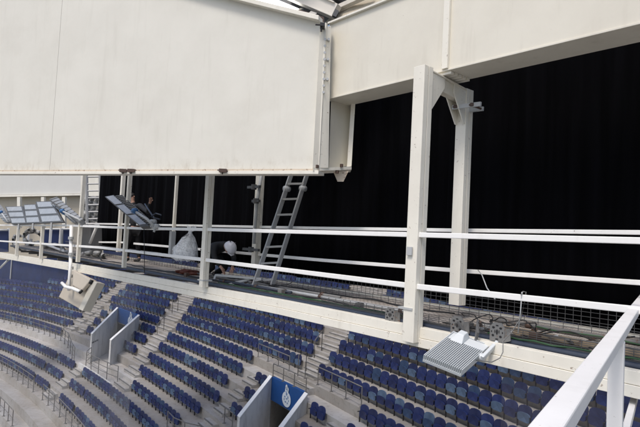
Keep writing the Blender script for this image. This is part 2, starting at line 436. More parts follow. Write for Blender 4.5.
# ------------------------------------------------------------------ tunnels (vomitories)
def tunnel(hl, hr, fl, fr, zfloor, label, emb, text):
    # hl/hr/fl/fr : (s, k, ztop) head-left, head-right, front-left, front-right
    HL, HR, FL, FR = [ST(*q) for q in (hl, hr, fl, fr)]
    base = (FL + FR) / 2; base.z = zfloor
    t = thing('stand_tunnel', base, label, 'tunnel entrance')
    wdt = .20
    for (a, b_, sd) in ((HL, FL, -1), (HR, FR, 1)):
        out = (HR - HL).normalized() * sd * wdt; out.z = 0
        m = MB(); lo = lambda p: Vector((p.x, p.y, zfloor - .05))
        m.hexa([lo(a), lo(b_), lo(b_) + out, lo(a) + out, a, b_, b_ + out, a + out])
        m.build('side_wall', 'white_concrete_wall', t)
        c = MB(); e = Vector((0, 0, .035)); g = out.normalized() * .02
        c.hexa([a - g + e * .08, b_ - g + e * .08, b_ + out + g + e * .08, a + out + g + e * .08, a - g + e, b_ - g + e, b_ + out + g + e, a + out + g + e])
        c.build('coping', 'white_rail', t)
    back = (HL - FL); back.z = 0; back.normalize()
    m = MB(); z1 = HL.z
    m.hexa([Vector((HL.x, HL.y, z1 - .92)), Vector((HR.x, HR.y, HR.z - .92)), Vector((HR.x, HR.y, HR.z - .92)) + back * .2, Vector((HL.x, HL.y, z1 - .92)) + back * .2,
            HL, HR, HR + back * .2, HL + back * .2])
    m.build('head_wall', 'banner_blue', t)
    # dark passage
    m = MB(); lo = lambda p, z: Vector((p.x, p.y, z))
    a, b_ = HL + back * .02, HR + back * .02; e, f = HL + back * 5, HR + back * 5
    zc = z1 - .925
    m.quad(lo(a, zc), lo(b_, zc), lo(f, zc), lo(e, zc)); m.quad(lo(e, zc), lo(f, zc), lo(f, zfloor), lo(e, zfloor))
    m.quad(lo(a, zc), lo(e, zc), lo(e, zfloor), lo(a, zfloor)); m.quad(lo(b_, zc), lo(f, zc), lo(f, zfloor), lo(b_, zfloor))
    m.build('passage', 'stair_concrete', t)
    m = MB(); m.quad(lo(e, zfloor), lo(f, zfloor), lo(FR, zfloor), lo(FL, zfloor)); m.build('tunnel_floor', 'landing_concrete', t)
    # crest on the head wall: round ball, dragon-like crown above
    w = (HR - HL); u = w.normalized(); L = w.length; c = HL + w * emb[0] + Vector((0, 0, -.46)) - back * .02
    k_ = emb[1]; m = MB()
    def blob(cx, cz, rx, rz, off, n=20, th=.012): m.prism([c + u * (cx + rx * math.cos(i * math.tau / n)) * k_ + UZ * (cz + rz * math.sin(i * math.tau / n)) * k_ - back * off for i in range(n)], -back * th)
    blob(0, -.10, .33, .28, 0)
    for q in ((0, .20, .13, .17), (-.03, .34, .08, .10), (.06, .28, .09, .08)): blob(*q, .0135, 14, .004)
    m.mi = 1
    for q in ((-.12, -.02, .045, .03), (.11, .0, .03, .05), (0, .10, .05, .06), (-.06, -.2, .05, .03), (.09, -.22, .03, .035), (.02, -.07, .06, .025), (-.16, -.12, .02, .05), (.17, -.12, .02, .04), (0, .26, .03, .03), (-.04, .17, .04, .02)): blob(*q, .019, 8, .004)
    m.build('crest', ['emblem_white', 'emblem_blue'], t)
    return t, HL, HR, FL, FR, back
T1 = tunnel((-17.55, 3.86, -5.42), (-14.4, 3.86, -5.48), (-14.15, 7.8, -6.43), (-11.15, 7.8, -6.29), zt(8) + .01,
       'far tunnel at left between pale walls, small crest on its shaded blue head wall', (.66, 1.15), True)
T2 = tunnel((1.95, 3.86, -5.77), (4.7, 3.86, -5.71), (3.5, 6.6, -6.71), (6.15, 6.6, -6.66), zt(8) + .01,
       'nearer tunnel between white walls with a white crest on its bright blue head wall', (.50, 1.05), False)
# faint stencilled marks on the far tunnel's left wall (illegible dashes in the photo)
t1, HL, HR, FL, FR, back = T1
m = MB(); inner = (HR - HL).normalized(); inner.z = 0
for i, (u0, u1) in enumerate(((.76, .79), (.80, .825), (.835, .85), (.86, .885), (.895, .91), (.92, .95), (.955, .985))):
    a, b_ = lerp(HL, FL, u0), lerp(HL, FL, u1); z = -6.95
    m.quad(*[Vector((p.x, p.y, z + dz)) + inner * .012 for p, dz in ((a, -.05), (b_, -.05), (b_, .06 if i % 2 else .03), (a, .03))])
m.build('wall_stencil', 'sign_ink', t1)

# ------------------------------------------------------------------ dark handrails of the stand
def railing(pts, h, label, posts=None, mids=(.5,), r=.022, mat='rail_dark', extra=None, ends=True):
    P = [ST(*q) if isinstance(q, tuple) else Vector(q) for q in pts]
    t = thing('guard_rail', P[0], label, 'railing', 'dark tubular railings on the stand')
    up = Vector((0, 0, h))
    m = MB(); m.tube([p + up for p in P], r, 6); m.build('top_rail', mat, t, True)
    for f in mids:
        m = MB(); m.tube([p + up * f for p in P], r * .75, 6); m.build('mid_rail', mat, t, True)
    # posts equally spaced along the polyline
    Ls = [0]
    for a, b_ in zip(P, P[1:]): Ls.append(Ls[-1] + (b_ - a).length)
    n = posts or max(2, int(Ls[-1] / 1.1) + 1)
    for i in range(n):
        d = Ls[-1] * i / (n - 1) if n > 1 else 0
        for j in range(len(P) - 1):
            if d <= Ls[j + 1] + 1e-6:
                p = lerp(P[j], P[j + 1], (d - Ls[j]) / max(1e-6, Ls[j + 1] - Ls[j])); break
        m = MB(); m.tube([p, p + up], r, 6); m.wbox(p.x - .06, p.x + .06, p.y - .06, p.y + .06, p.z, p.z + .015); m.build('post', mat, t, False)
    return t
railing([(-1.0 + i * .72, 2.72, zt(2)) for i in range(5)], .62, 'dark railing in front of seats up left of the crested tunnel', 4)
railing([(3.2 + i * 1.0, 2.72, zt(2)) for i in range(5)], .68, 'dark railing in front of seats up right of the crested tunnel', 5, (.35,))
HL, HR = T2[1], T2[2]
railing([HL + T2[5] * .1, HR + T2[5] * .1], .52, 'dark railing standing on the blue head wall of the crested tunnel', 4, (.5,))
railing([(-36 + i * 1.9, 7.75, zt(7)) for i in range(9)] + [(-19.6, 7.75, zt(7)), (-18.0, 7.95, zt(7) - .1), (-16.2, 8.4, zt(8)), (-14.9, 8.75, zt(8))], .85, 'long dark railing along the walkway of the far left seats', 22, (.36, .68))
railing([(-13.9, 7.9, zt(8)), (-12.9, 8.7, zt(8)), (-11.6, 8.78, zt(8)), (-10.4, 8.7, zt(8)), (-9.3, 8.55, zt(8)), (-8.4, 8.3, zt(8))], .95, 'curved dark railing round the landing before the far tunnel', 6, (.4, .7))
railing([(-32 + i * 1.8, 11.75, zt(11)) for i in range(10)] + [(-14.6, 11.75, zt(11))], .85, 'dark railing before the lowest seats in the bottom left corner', 16, (.36, .68))
railing([(-12.6 + i * 1.2, 11.75, zt(11)) for i in range(9)], .85, 'dark railing before the lowest seats right of the corner steps', 9, (.36, .68))
railing([(-24 + i * 1.7, 13.75, zt(13)) for i in range(8)], .8, 'lowest dark railing curving through the bottom left corner', 12, (.5,))
railing([(.0, 8.75, zt(8)), (.9, 8.8, zt(8)), (1.7, 8.5, zt(8)), (2.3, 8.0, zt(8))], .9, 'short curved dark railing at the bottom edge of the middle block', 4, (.4, .7))
railing([(2.3, 6.75, zt(6)), (3.1, 6.75, zt(6))], .6, 'small dark railing beside the left wall of the crested tunnel', 2, (.5,))
for (s, k, l) in ((Bc(1.) - .0, 1.2, 'slim dark aisle handrail high up left of the middle block'), (Bc(3.3) - .0, 3.5, 'slim dark aisle handrail midway down left of the middle block'),
                  (1.9, .6, 'slim dark aisle handrail high above the crested tunnel'), (2.6, 2.2, 'slim dark aisle handrail just above the crested tunnel'),
                  (A(5.5) - .1, 6.2, 'slim dark aisle handrail left of the far tunnel')):
    p, q = ST(s, k, zt(math.ceil(k - .83))), ST(s + .12, k + .6, zt(math.ceil(k + .6 - .83)))
    t = thing('aisle_handrail', p, l, 'handrail', 'slim handrails in the aisles')
    m = MB(); m.tube([p, p + Vector((0, 0, .8)), p + Vector((0, 0, .88)) * 1. + (q - p) * .12, q + Vector((0, 0, .86)), q + Vector((0, 0, .78)), q], .02, 6); m.build('hoop', 'rail_dark', t, True)

# landing wall edge under the curved railing and the walkway
m = MB()
for i in range(10):
    s = -13.9 + i * .55
    m.quad(ST(s, 8.835, zt(8) + .12), ST(s + .55, 8.835, zt(8) + .12), ST(s + .55, 8.835, zt(9) + .0), ST(s, 8.835, zt(9) + .0))
    m.quad(ST(s, 8.70, zt(8) + .12), ST(s + .55, 8.70, zt(8) + .12), ST(s + .55, 8.835, zt(8) + .12), ST(s, 8.835, zt(8) + .12))
tag(m.build('landing_kerb', 'white_concrete_wall'), kind='structure')

# lower ground: strip in front of the stand and pitch
m = MB(); m.quad((-400, -400, -14), (400, -400, -14), (400, 400, -14), (-400, 400, -14)); tag(m.build('ground', 'grey_fill_ground'), kind='structure')
# back wall behind the top rows
m = MB()
for i in range(40):
    s = -46 + i * 1.75
    m.quad(ST(s, -11.1, zt(-11)), ST(s + 1.75, -11.1, zt(-11)), ST(s + 1.75, -11.1, 6), ST(s, -11.1, 6))
o = m.build('rear_wall', 'dark_void'); tag(o, 'dark rear wall of the stand behind the top rows', 'wall')

# blue tarpaulin screen, far left above the top seats
t = thing('blue_tarpaulin_screen', ST(-35, 2.6, zt(2)), 'deep blue screen at the far left above the top seats', 'screen')
m = MB()
for (s0, k0, s1, k1) in ((-48, 1.5, -43, 1.5), (-43, 1.5, -39.5, 1.5), (-39.5, 1.5, -36, 1.5), (-36, 1.5, -33, 1.5), (-33, 1.5, -31, -.4), (-31, -.4, -29, -2.6), (-29, -2.6, -24, -3.4), (-24, -3.4, -20, -3.4)):
    a, b_ = ST(s0, k0, zt(2.4)), ST(s1, k1, zt(2.4)); up0, up1 = Vector((0, 0, 3.2)), Vector((0, 0, 3.2))
    if k1 < 1: up1 = Vector((0, 0, 5.6))
    if k0 < 1: up0 = Vector((0, 0, 5.6))
    d = (b_ - a).cross(UZ).normalized() * -.08
    m.hexa([a, b_, b_ + d, a + d, a + up0, b_ + up1, b_ + d + up1, a + d + up0])
m.build('sheet', 'tarp_blue', t)
for (x, y) in ((15, 268),):
    p = ST(-37.0, 1.62, zt(2)); mm = MB(); mm.tube([p, p + Vector((0, 0, 3.1))], .05, 6); mm.build('pole', 'galvanised', t)

# ------------------------------------------------------------------ THE GANTRY
NF = 5.04
cw = thing('lighting_gantry', W(-4, NF, -.95), 'long white steel service gantry with rails, posts and plank deck crossing the picture', 'walkway')
def poly_rail(pix, N, w, h, name, mat='white_rail', bev=.006):
    P = [PL(x, y, N) for x, y in pix]
    m = MB()
    for a, b_ in zip(P, P[1:]): m.beam(a, b_, w, h)
    return m.build(name, mat, cw, bev=bev)
# front chord (deep channel with a ledge)
top = [PL(x, y, NF + .07) for x, y in ((-30, 247.5), (0, 252.6), (72, 263.2), (140, 275), (281, 300), (417, 327), (600, 364), (760, 396))]
m = MB(); m2 = MB()
for a, b_ in zip(top, top[1:]):
    dn = lambda p, z: Vector((p.x, p.y, p.z - z))
    f = UN
    m.hexa([dn(a, .118), dn(b_, .118), dn(b_, .118) + f * .11, dn(a, .118) + f * .11, a, b_, b_ + f * .11, a + f * .11])
    m2.hexa([dn(a, .225) - f * .015, dn(b_, .225) - f * .015, dn(b_, .225) + f * .11, dn(a, .225) + f * .11, dn(a, .122) - f * .015, dn(b_, .122) - f * .015, dn(b_, .122) + f * .11, dn(a, .122) + f * .11])
m.build('bottom_beam', 'cream_steel', cw, bev=.004); m2.build('beam_flange', 'cream_steel', cw, bev=.004)
poly_rail([(-30, 225), (68, 225.5), (140, 228.4), (205, 229.5), (417, 234.8), (660, 241.3)], NF, .05, .058, 'top_rail')
poly_rail([(-30, 239), (0, 241), (100, 247.5), (205, 259.8), (417, 286.5), (660, 312.5)], NF, .05, .062, 'mid_rail')
# back rails
NB = 6.2
poly_rail([(84, 223.5), (110, 224), (320, 228.2), (457, 230.4), (660, 232.8)], NB + .1, .045, .05, 'top_rail')
poly_rail([(134, 243.5), (185, 248), (320, 260), (457, 270.5), (660, 284)], NB + .1, .045, .055, 'mid_rail')
poly_rail([(84, 242), (127, 242.5)], NB + .1, .045, .05, 'mid_rail')
def front_post(x, ybot, ytop, w, N=NF - .05, name='post', mat='cream_steel', split=True, z_top=None, zb=None):
    pb = PL(x, ybot, N); a, n, z0 = wc(pb)
    pt_ = PL(x, ytop, N); z1 = wc(pt_)[2] if z_top is None else z_top
    m = MB(); g = .004
    if split:
        m.box(a - w / 2, a + w / 2, N, N + w / 2 - g, z0, z1); m.box(a - w / 2, a + w / 2, N + w / 2 + g, N + w, z0, z1)
        m.box(a - w / 2 + .012, a + w / 2 - .012, N + w / 2 - g - .001, N + w / 2 + g + .001, z0 + .01, z1 - .01)
    else: m.box(a - w / 2, a + w / 2, N, N + w, z0, z1)
    m.build(name, mat, cw, bev=.004); return a, z0, z1
ap, zp0, zp1 = front_post(407.5, 342, 66, .165, z_top=2.12)
front_post(200.5, 287, 172, .125, N=NF - .06)
front_post(122, 267.5, 172, .09)
front_post(76, 262, 172, .10)
for x, yb in ((39, 259), (15, 256), (-6, 254)): front_post(x, yb, 226, .10, split=False)
for x, yb in ((6, 250), (26, 252), (48, 254), (58, 255)):
    front_post(x, yb, 228, .09, N=NB + .3, split=False, mat='white_rail')
# back columns
def col(x, yb, yt, w, N): return front_post(x, yb, yt, w, N)
ac, zc0, zc1 = front_post(453.5, 305, 87, .155, N=NB - .25, z_top=2.06)
front_post(252.5, 268, 172, .13, N=NB)
front_post(116.5, 252, 172, .11, N=NB); front_post(171, 252, 172, .07, N=NB, split=False)
front_post(169, 256, 231, .11, N=NF + .5, split=False, mat='galvanised')
# portal head
p0 = W(ap, NF + .10, 1.99); p1 = W(ac, NB - .25, 1.95)
m = MB(); m.beam(p0, p1, .10, .16); m.beam(p0 + Vector((0, 0, .09)), p1 + Vector((0, 0, .09)), .16, .02); m.build('head_beam', 'cream_web', cw, bev=.004)
dv = (p1 - p0).normalized(); sdv = dv.cross(UZ).normalized()
for p, s in ((p0, 1), (p1, -1)):
    m = MB(); q = p + sdv * .055 + dv * s * .0
    m.prism([q + UZ * .10, q + dv * s * .30 + UZ * .10, q + dv * s * .30 - UZ * .03, q - UZ * .36 + dv * s * .04, q - UZ * .36 - dv * s * .04], sdv * .012); m.build('gusset', 'cream_steel', cw)
    m = MB(); q = p - sdv * .055
    m.prism([q + UZ * .10, q + dv * s * .30 + UZ * .10, q + dv * s * .30 - UZ * .03, q - UZ * .36 + dv * s * .04, q - UZ * .36 - dv * s * .04], -sdv * .012); m.build('gusset', 'cream_steel', cw)
# clamp bar on the back column
c0 = PL(452.5, 107.5, NB - .40); c1 = PL(481, 104, NB - .40)
m = MB(); m.beam(c0, c1, .03, .055); m.beam(c0 + UN * .24, lerp(c0, c1, .72) + UN * .24, .03, .055); m.build('clamp_bar', 'galvanised', cw, bev=.003)
for q in (lerp(c0, c1, .08), lerp(c0, c1, .66)):
    m = MB(); m.tube([q - UN * .03, q + UN * .28], .013, 6); m.wbox(q.x - .02, q.x + .02, q.y - .05, q.y - .02, q.z - .02, q.z + .02); m.build('bolt', 'rust_steel', cw)
# small electrical tab on post face
m = MB(); q = PL(409, 251, NF - .07); a, n, z = wc(q); m.box(a - .03, a + .045, n - .01, n + .012, z - .05, z + .05); m.build('cable_tab', 'galvanised', cw, bev=.003)
# straps round the posts
for (x, y) in ((408, 308), (203, 280)):
    q = PL(x, y, NF); a, n, z = wc(q); m = MB(); m.box(a - .10, a + .11, NF - .062, NF + .13, z - .012, z + .012); m.build('strap', 'galvanised', cw)
# deck
ZF = -.94
m = MB()
for i in range(46):
    a0 = -26 + i * .62
    jit = rnd.uniform(-.004, .004)
    m.box(a0 + .005, a0 + .615, 5.32, 6.90, ZF - .04 + jit, ZF + jit)
m.build('deck_board', 'walkway_board', cw)
m = MB(); m.box(-26, 3.4, 6.905, 6.935, ZF - .08, ZF + .035); m.build('toe_board', 'cream_steel', cw)
m = MB(); m.box(-26, 3.4, 5.295, 5.316, ZF - .05, ZF + .012); m.build('deck_edge', 'floodlight_dark', cw)
m = MB()
for i in range(22): m.box(-24 + i * 1.25, -23.95 + i * 1.25, 5.22, 6.6, ZF - .20, ZF - .13)
m.build('cross_bearer', 'floodlight_dark', cw)
# low mesh fences either side of the deck
def mesh_fence(N, z0, z1, a0, a1, step, name='mesh_fence'):
    m = MB(); r = .0028
    n = int((a1 - a0) / step)
    for i in range(n + 1): a = a0 + i * step + rnd.uniform(-.01, .01); m.box(a - r, a + r, N - r, N + r, z0, z1)
    for j in range(5):
        z = z0 + (z1 - z0) * j / 4; m.box(a0, a1, N - r * 1.4, N + r * 1.4, z - r, z + r)
    m.build(name, 'mesh_wire', cw)
mesh_fence(6.88, ZF + .04, ZF + .27, -24, 3.3, .10)
mesh_fence(6.35, ZF + .005, ZF + .13, -24, 3.3, .16)
mesh_fence(5.34, ZF + .015, ZF + .10, -6, 3.2, .15)
# blue service pipe and conduits
def cable(name, pts, r, mat, label, seg=7, cat='cable', group=None):
    m = MB(); m.tube(pts, r, seg); o = m.build(name, mat, None, True); return tag(o, label, cat, group)
cable('service_pipe', [W(-26 + i * 1.5, 5.262, -.972 + rnd.uniform(-.004, .004)) for i in range(21)], .034, 'pipe_blue', 'dark blue service pipe running along the inside of the white bottom beam', 10, 'pipe')
def wig(a0, a1, N, z, n, amp, zn=.02, seed=1):
    rr = random.Random(seed); return [W(a0 + (a1 - a0) * i / n, N + rr.uniform(-amp, amp), z + rr.uniform(0, zn)) for i in range(n + 1)]
cable('green_cable', wig(-3.2, 2.8, 5.28, -.935, 34, .035, .03, 3), .010, 'green_cable', 'green cable bundle beside the blue pipe on the right of the big post')
cable('green_cable', wig(-9, -4.4, 5.36, ZF + .01, 30, .02, .01, 4), .012, 'green_cable', 'green cable lying along the deck edge left of the big post')
for j, (a0, a1, l) in enumerate(((-3.9, -1.9, 'tangled black cables on the deck right of the big post'), (-9.6, -7.2, 'loose black cables on the deck under the crouching worker'), (-3.7, -2.6, 'thin black cable loop rising behind the finned floodlight'))):
    rr = random.Random(20 + j); pts = []
    for i in range(46): pts.append(W(a0 + (a1 - a0) * (i / 45) + rr.uniform(-.12, .12), 5.42 + rr.uniform(-.05, .45), ZF + .02 + rr.uniform(0, .09) + (.10 * math.sin(i / 4) ** 2)))
    # smooth
    for _ in range(5): pts = [pts[0]] + [(pts[i - 1] + pts[i] * 2 + pts[i + 1]) / 4 for i in range(1, len(pts) - 1)] + [pts[-1]]
    cable('black_cable', pts, .007, 'black_cable', l)
cable('drop_cable', [PL(144, 224, NF - .06), PL(144.3, 250, NF - .05), PL(144.5, 273, NF - .05)], .008, 'black_cable', 'thin black cable dropping from the top rail under the lamp with blue clamp')
cable('wall_conduit', wig(-24, 3.2, 6.86, ZF + .29, 40, .008, .012, 9), .008, 'bracket_grey', 'thin conduit on top of the low mesh fence behind the deck', 6, 'conduit')
def longcable(a0, a1, N, z, amp, r, mat, seed, label, name='black_cable'):
    rr = random.Random(seed); p1, p2, p3 = [rr.uniform(0, 6) for _ in range(3)]; n = int((a1 - a0) / .09); pts = []
    for i in range(n + 1):
        a = a0 + (a1 - a0) * i / n
        pts.append(W(a, N + amp * (math.sin(a * 2.3 + p1) + .5 * math.sin(a * 6.1 + p2)), z + r + .02 * max(0, math.sin(a * 3.7 + p3))))
    cable(name, pts, r, mat, label, 6)
longcable(-3.9, 2.9, 5.42, ZF, .035, .011, 'black_cable', 31, 'black cable running along the front edge of the deck right of the big post')
longcable(-3.9, 2.9, 5.50, ZF, .05, .008, 'black_cable', 32, 'thinner black cable wandering beside the front cable right of the big post')
longcable(-3.8, 2.9, 6.28, ZF, .03, .012, 'black_cable', 33, 'black cable along the far side of the deck right of the big post')
longcable(-12, -4.3, 5.46, ZF, .05, .013, 'black_cable', 34, 'thick black cable along the front of the deck left of the big post')
longcable(-12, -4.3, 6.25, ZF, .05, .012, 'black_cable', 35, 'black cable along the far side of the deck left of the big post')
longcable(-20, -9, 5.55, ZF, .08, .014, 'black_cable', 36, 'long black cable on the deck between the left posts')
longcable(-3.6, -1.2, 5.62, ZF + .05, .10, .007, 'mesh_wire', 37, 'grey looping wire over the debris behind the big floodlight', 'grey_wire')
longcable(-3.2, .2, 6.15, ZF + .03, .09, .008, 'green_cable', 38, 'green hose along the far side of the deck behind the big floodlight', 'green_hose')
for (a0, a1, N, mat, lb) in ((-8.8, -4.4, 5.62, 'galvanised', 'grey scaffold tube lying on the deck left of the big post'), (-11.5, -6.2, 5.85, 'bracket_grey', 'dark scaffold tube lying on the deck under the ladder'), (-3.7, 2.0, 6.22, 'bracket_grey', 'dark conduit pipe along the back of the deck at right'), (-9.2, -7.0, 5.50, 'pipe_blue', 'blue steel bar by the foot of the ladder')):
    t = thing('loose_tube', W(a0, N, ZF), lb, 'tube', 'loose tubes lying on the deck')
    m = MB(); m.tube([W(a0, N, ZF + .035), W(a1, N + .05, ZF + .035)], .026, 8); m.build('tube', mat, t, True)
    for u in (.08, .55, .92):
        q = lerp(W(a0, N, ZF + .035), W(a1, N + .05, ZF + .035), u); m = MB(); m.tube([q - UA * .03, q + UA * .03], .038, 8); m.build('coupler', 'rust_steel', t, True)
for i in range(9):
    a = [-3.55, -3.2, -2.75, -2.1, -1.0, .3, -5.3, -7.1, -10.4][i]
    lb = ['left of the floodlight hangers', 'between the two floodlight brackets', 'right of the floodlight brackets', 'beside the timber plank', 'far right of the plank', 'near the close handrail', 'just left of the big post', 'right of the ladder foot', 'behind the crouching worker'][i]
    q = W(a, 5.38 + rnd.uniform(0, .12), ZF); t = thing('junction_box', q, 'small dark junction box on the deck edge ' + lb, 'junction box', 'junction boxes along the deck edge')
    m = MB(); m.box(a - .05, a + .05, 5.38, 5.46, ZF + .002, ZF + rnd.uniform(.05, .10)); m.build('box', ['floodlight_dark', 'bracket_grey', 'rust_steel'][i % 3], t, bev=.004)
    m = MB(); m.tube([W(a - .05, 5.42, ZF + .03), W(a - .11, 5.43, ZF + .03), W(a - .14, 5.47, ZF + .012)], .009, 6); m.build('gland', 'black_cable', t, True)
# timber planks and clutter on the deck
pl = thing('scaffold_plank', W(-3, 5.9, ZF), 'pale timber scaffold plank lying along the deck behind the floodlight', 'plank')
m = MB(); m.beam(W(-3.4, 5.72, ZF + .03), W(-1.6, 5.52, ZF + .035), .2, .035); m.build('board', 'timber', pl, bev=.003)
m = MB(); m.box(-3.42, -3.39, 5.60, 5.84, ZF + .01, ZF + .052); m.build('end_band', 'galvanised', pl)
pl = thing('rubble_pile', W(-2.8, 5.7, ZF), 'small heap of dark brackets and debris on the deck behind the big post', 'debris')
for i in range(24):
    m = MB(); q = W(rnd.uniform(-3.75, -2.2), rnd.uniform(5.45, 5.8), ZF + .02); d = Vector((rnd.uniform(-1, 1), rnd.uniform(-1, 1), rnd.uniform(0, .6))).normalized()
    m.beam(q, q + d * rnd.uniform(.05, .16), rnd.uniform(.02, .06), rnd.uniform(.015, .04)); m.build('offcut', ['rust_steel', 'floodlight_dark', 'galvanised', 'timber'][i % 4], pl)
red = thing('rag_bundle', PL(187, 273, 5.7), 'dark red rag bundle on the deck below the plastic bag', 'rag')
m = MB(); q = PL(187, 274, 5.7)
bm = bmesh.new(); bmesh.ops.create_icosphere(bm, subdivisions=3, radius=.16)
for v in bm.verts: v.co *= 1 + .25 * math.sin(v.co.x * 40) * math.cos(v.co.y * 31 + v.co.z * 23); v.co.z *= .5; v.co.x *= 1.6
me = bpy.data.meshes.new('rag'); bm.to_mesh(me); bm.free(); me.materials.append(MATS['red_bag']); o = bpy.data.objects.new('cloth', me); C.objects.link(o); o.parent = red
# grating on the right of the near post
m = MB()
# yoke plates clipped over the beam
def yoke(x, y, N, label, sc=1.):
    q = PL(x, y, N); t = thing('mounting_bracket', q, label, 'bracket', 'perforated floodlight brackets on the bottom beam')
    a, n, z = wc(q); w, h = .080 * sc, .092 * sc
    oct_ = [W(a + w * u, n, z + h * v) for u, v in ((-1, -1), (.9, -1), (1, -.6), (1, .45), (.55, 1), (-.5, 1), (-1, .5))]
    m = MB(); m.prism(oct_, UN * .018); m.mi = 1
    for (u, v, r1, r2) in ((-.5, .45, .2, .12), (.5, .45, .2, .12), (-.55, -.4, .18, .13), (.5, -.45, .18, .13), (0, 0, .14, .3), (-.75, 0, .08, .1), (.75, .0, .08, .1), (0, .7, .2, .07), (0, -.75, .22, .07), (-.28, .05, .06, .2), (.28, .05, .06, .2)):
        m.prism([W(a + w * (u + r1 * math.cos(j * math.tau / 8)), n - .003, z + h * (v + r2 * math.sin(j * math.tau / 8))) for j in range(8)], UN * .002)
    m.build('plate', ['bracket_grey', 'dark_void'], t)
    m = MB(); m.prism([W(a + w * .9, n + .004, z - h), W(a + w * 1.5, n + .05, z - h * .8), W(a + w * 1.4, n + .05, z + h * .5), W(a + w, n + .004, z + h * .5)], UN * .01); m.build('return_flange', 'bracket_grey', t)
yoke(390, 315, NF + .13, 'grey perforated bracket on the beam just left of the big post', 1.0)
yoke(457, 325, NF + .12, 'grey perforated bracket behind the upper left corner of the big floodlight', 1.05)
yoke(497, 332, NF + .12, 'grey perforated bracket behind the upper right corner of the big floodlight', 1.05)

# ------------------------------------------------------------------ big finned floodlight
c = PL(457, 353, 4.80); px = c.dot(fw) / F; dc = c.dot(fw)
Ac = ray(423, 358) * (dc - 11 * px); Bq = ray(461.5, 373.5) * (dc - 27 * px); rD = ray(453, 334)
Dq = rD * ((Bq - Ac).dot(Ac) / (Bq - Ac).dot(rD))
if not (dc - .2 < Dq.dot(fw) < dc + 1.2): Dq = rD * (dc + 27 * px)
ABv = Bq - Ac; BCv = Dq - Ac
print('FLOOD', ABv.length, BCv.length, proj(Bq + BCv), Dq.dot(fw), dc)
nrm = ABv.cross(BCv).normalized()
if nrm.z < 0: nrm = -nrm
fl = thing('floodlight', c, 'big silver grey LED floodlight with cooling fins hanging from the beam right of centre', 'floodlight')
aN, bN = ABv.normalized(), BCv.normalized(); LA, LB = ABv.length, BCv.length
def FLp(a, b_, h): return Ac + aN * a * LA + bN * b_ * LB + nrm * h
def slab(m, a0, a1, b0, b1, h0, h1): m.hexa([FLp(a0, b0, h0), FLp(a1, b0, h0), FLp(a1, b1, h0), FLp(a0, b1, h0), FLp(a0, b0, h1), FLp(a1, b0, h1), FLp(a1, b1, h1), FLp(a0, b1, h1)])
m = MB(); slab(m, 0, 1, 0, 1, -.045, -.012); slab(m, .0, .02, 0, 1, -.012, .045); slab(m, .98, 1, 0, 1, -.012, .045); slab(m, 0, 1, .98, 1.0, -.012, .04); m.build('housing', 'floodlight_grey', fl, bev=.003)
m = MB()
for i in range(19):
    a = .045 + i * .05
    slab(m, a - .007, a + .007, .0, .74, -.012, .042)
m.build('cooling_fins', 'floodlight_grey', fl)
m = MB(); slab(m, .025, .975, .76, .975, -.011, .034); m.build('rear_cover', 'floodlight_grey', fl, bev=.004)
m = MB(); m.hexa([FLp(.12, .70, .035), FLp(.46, .70, .035), FLp(.46, .99, .035), FLp(.12, .99, .035), FLp(.20, .84, .10), FLp(.38, .84, .10), FLp(.38, .98, .10), FLp(.20, .98, .10)]); m.build('driver_box', 'floodlight_grey', fl, bev=.006)
m = MB(); slab(m, .04, .96, .03, .97, -.06, -.046); m.build('lens', 'alu', fl)
m = MB(); m.tube([FLp(1.0, .62, .0), FLp(1.10, .62, .02)], .04, 12); m.build('knuckle', 'floodlight_grey', fl, True)
m = MB(); m.beam(FLp(1.10, .55, .02), FLp(1.12, 1.05, .07), .035, .07, nrm); m.build('yoke_arm', 'floodlight_grey', fl, bev=.008)
m = MB(); m.beam(FLp(.62, 1.0, .02), PL(478, 322, NF + .1), .02, .05); m.tube([FLp(.62, 1.0, .02), FLp(.62, 1.02, .12), PL(478, 320, NF + .12)], .012, 6); m.build('hanger', 'floodlight_dark', fl)
m = MB(); m.beam(FLp(.35, 1.0, .05), PL(458, 322, NF + .1), .03, .02); m.build('hanger', 'floodlight_dark', fl)
pts = [PL(521, 333 - 38, NF - .05), PL(523, 291.5, NF + .0), PL(526, 292, NF + .02), PL(525, 300, NF + .05), PL(521, 318, NF + .0), PL(511, 333, NF - .12), PL(503, 341, 4.9), PL(503, 352, 4.8), PL(500, 358, 4.75), PL(492, 362, 4.7), FLp(1.0, .5, .0)]
cable('safety_cable', pts, .005, 'bracket_grey', 'steel safety wire hooked over the middle rail and holding the big floodlight', 6)
cable('safety_cable', [PL(522, 292, NF - .03), PL(520.5, 312, NF), PL(518, 333, NF + .05)], .006, 'galvanised', 'short steel wire tail hanging from the middle rail above the floodlight', 6)
cable('safety_cable', [PL(478, 270, NB), PL(482, 275, NB - .2), PL(487, 288, NF + .4), PL(495, 299, NF + .3)], .007, 'galvanised', 'loose steel wire hanging from the back rail right of the back column', 6)

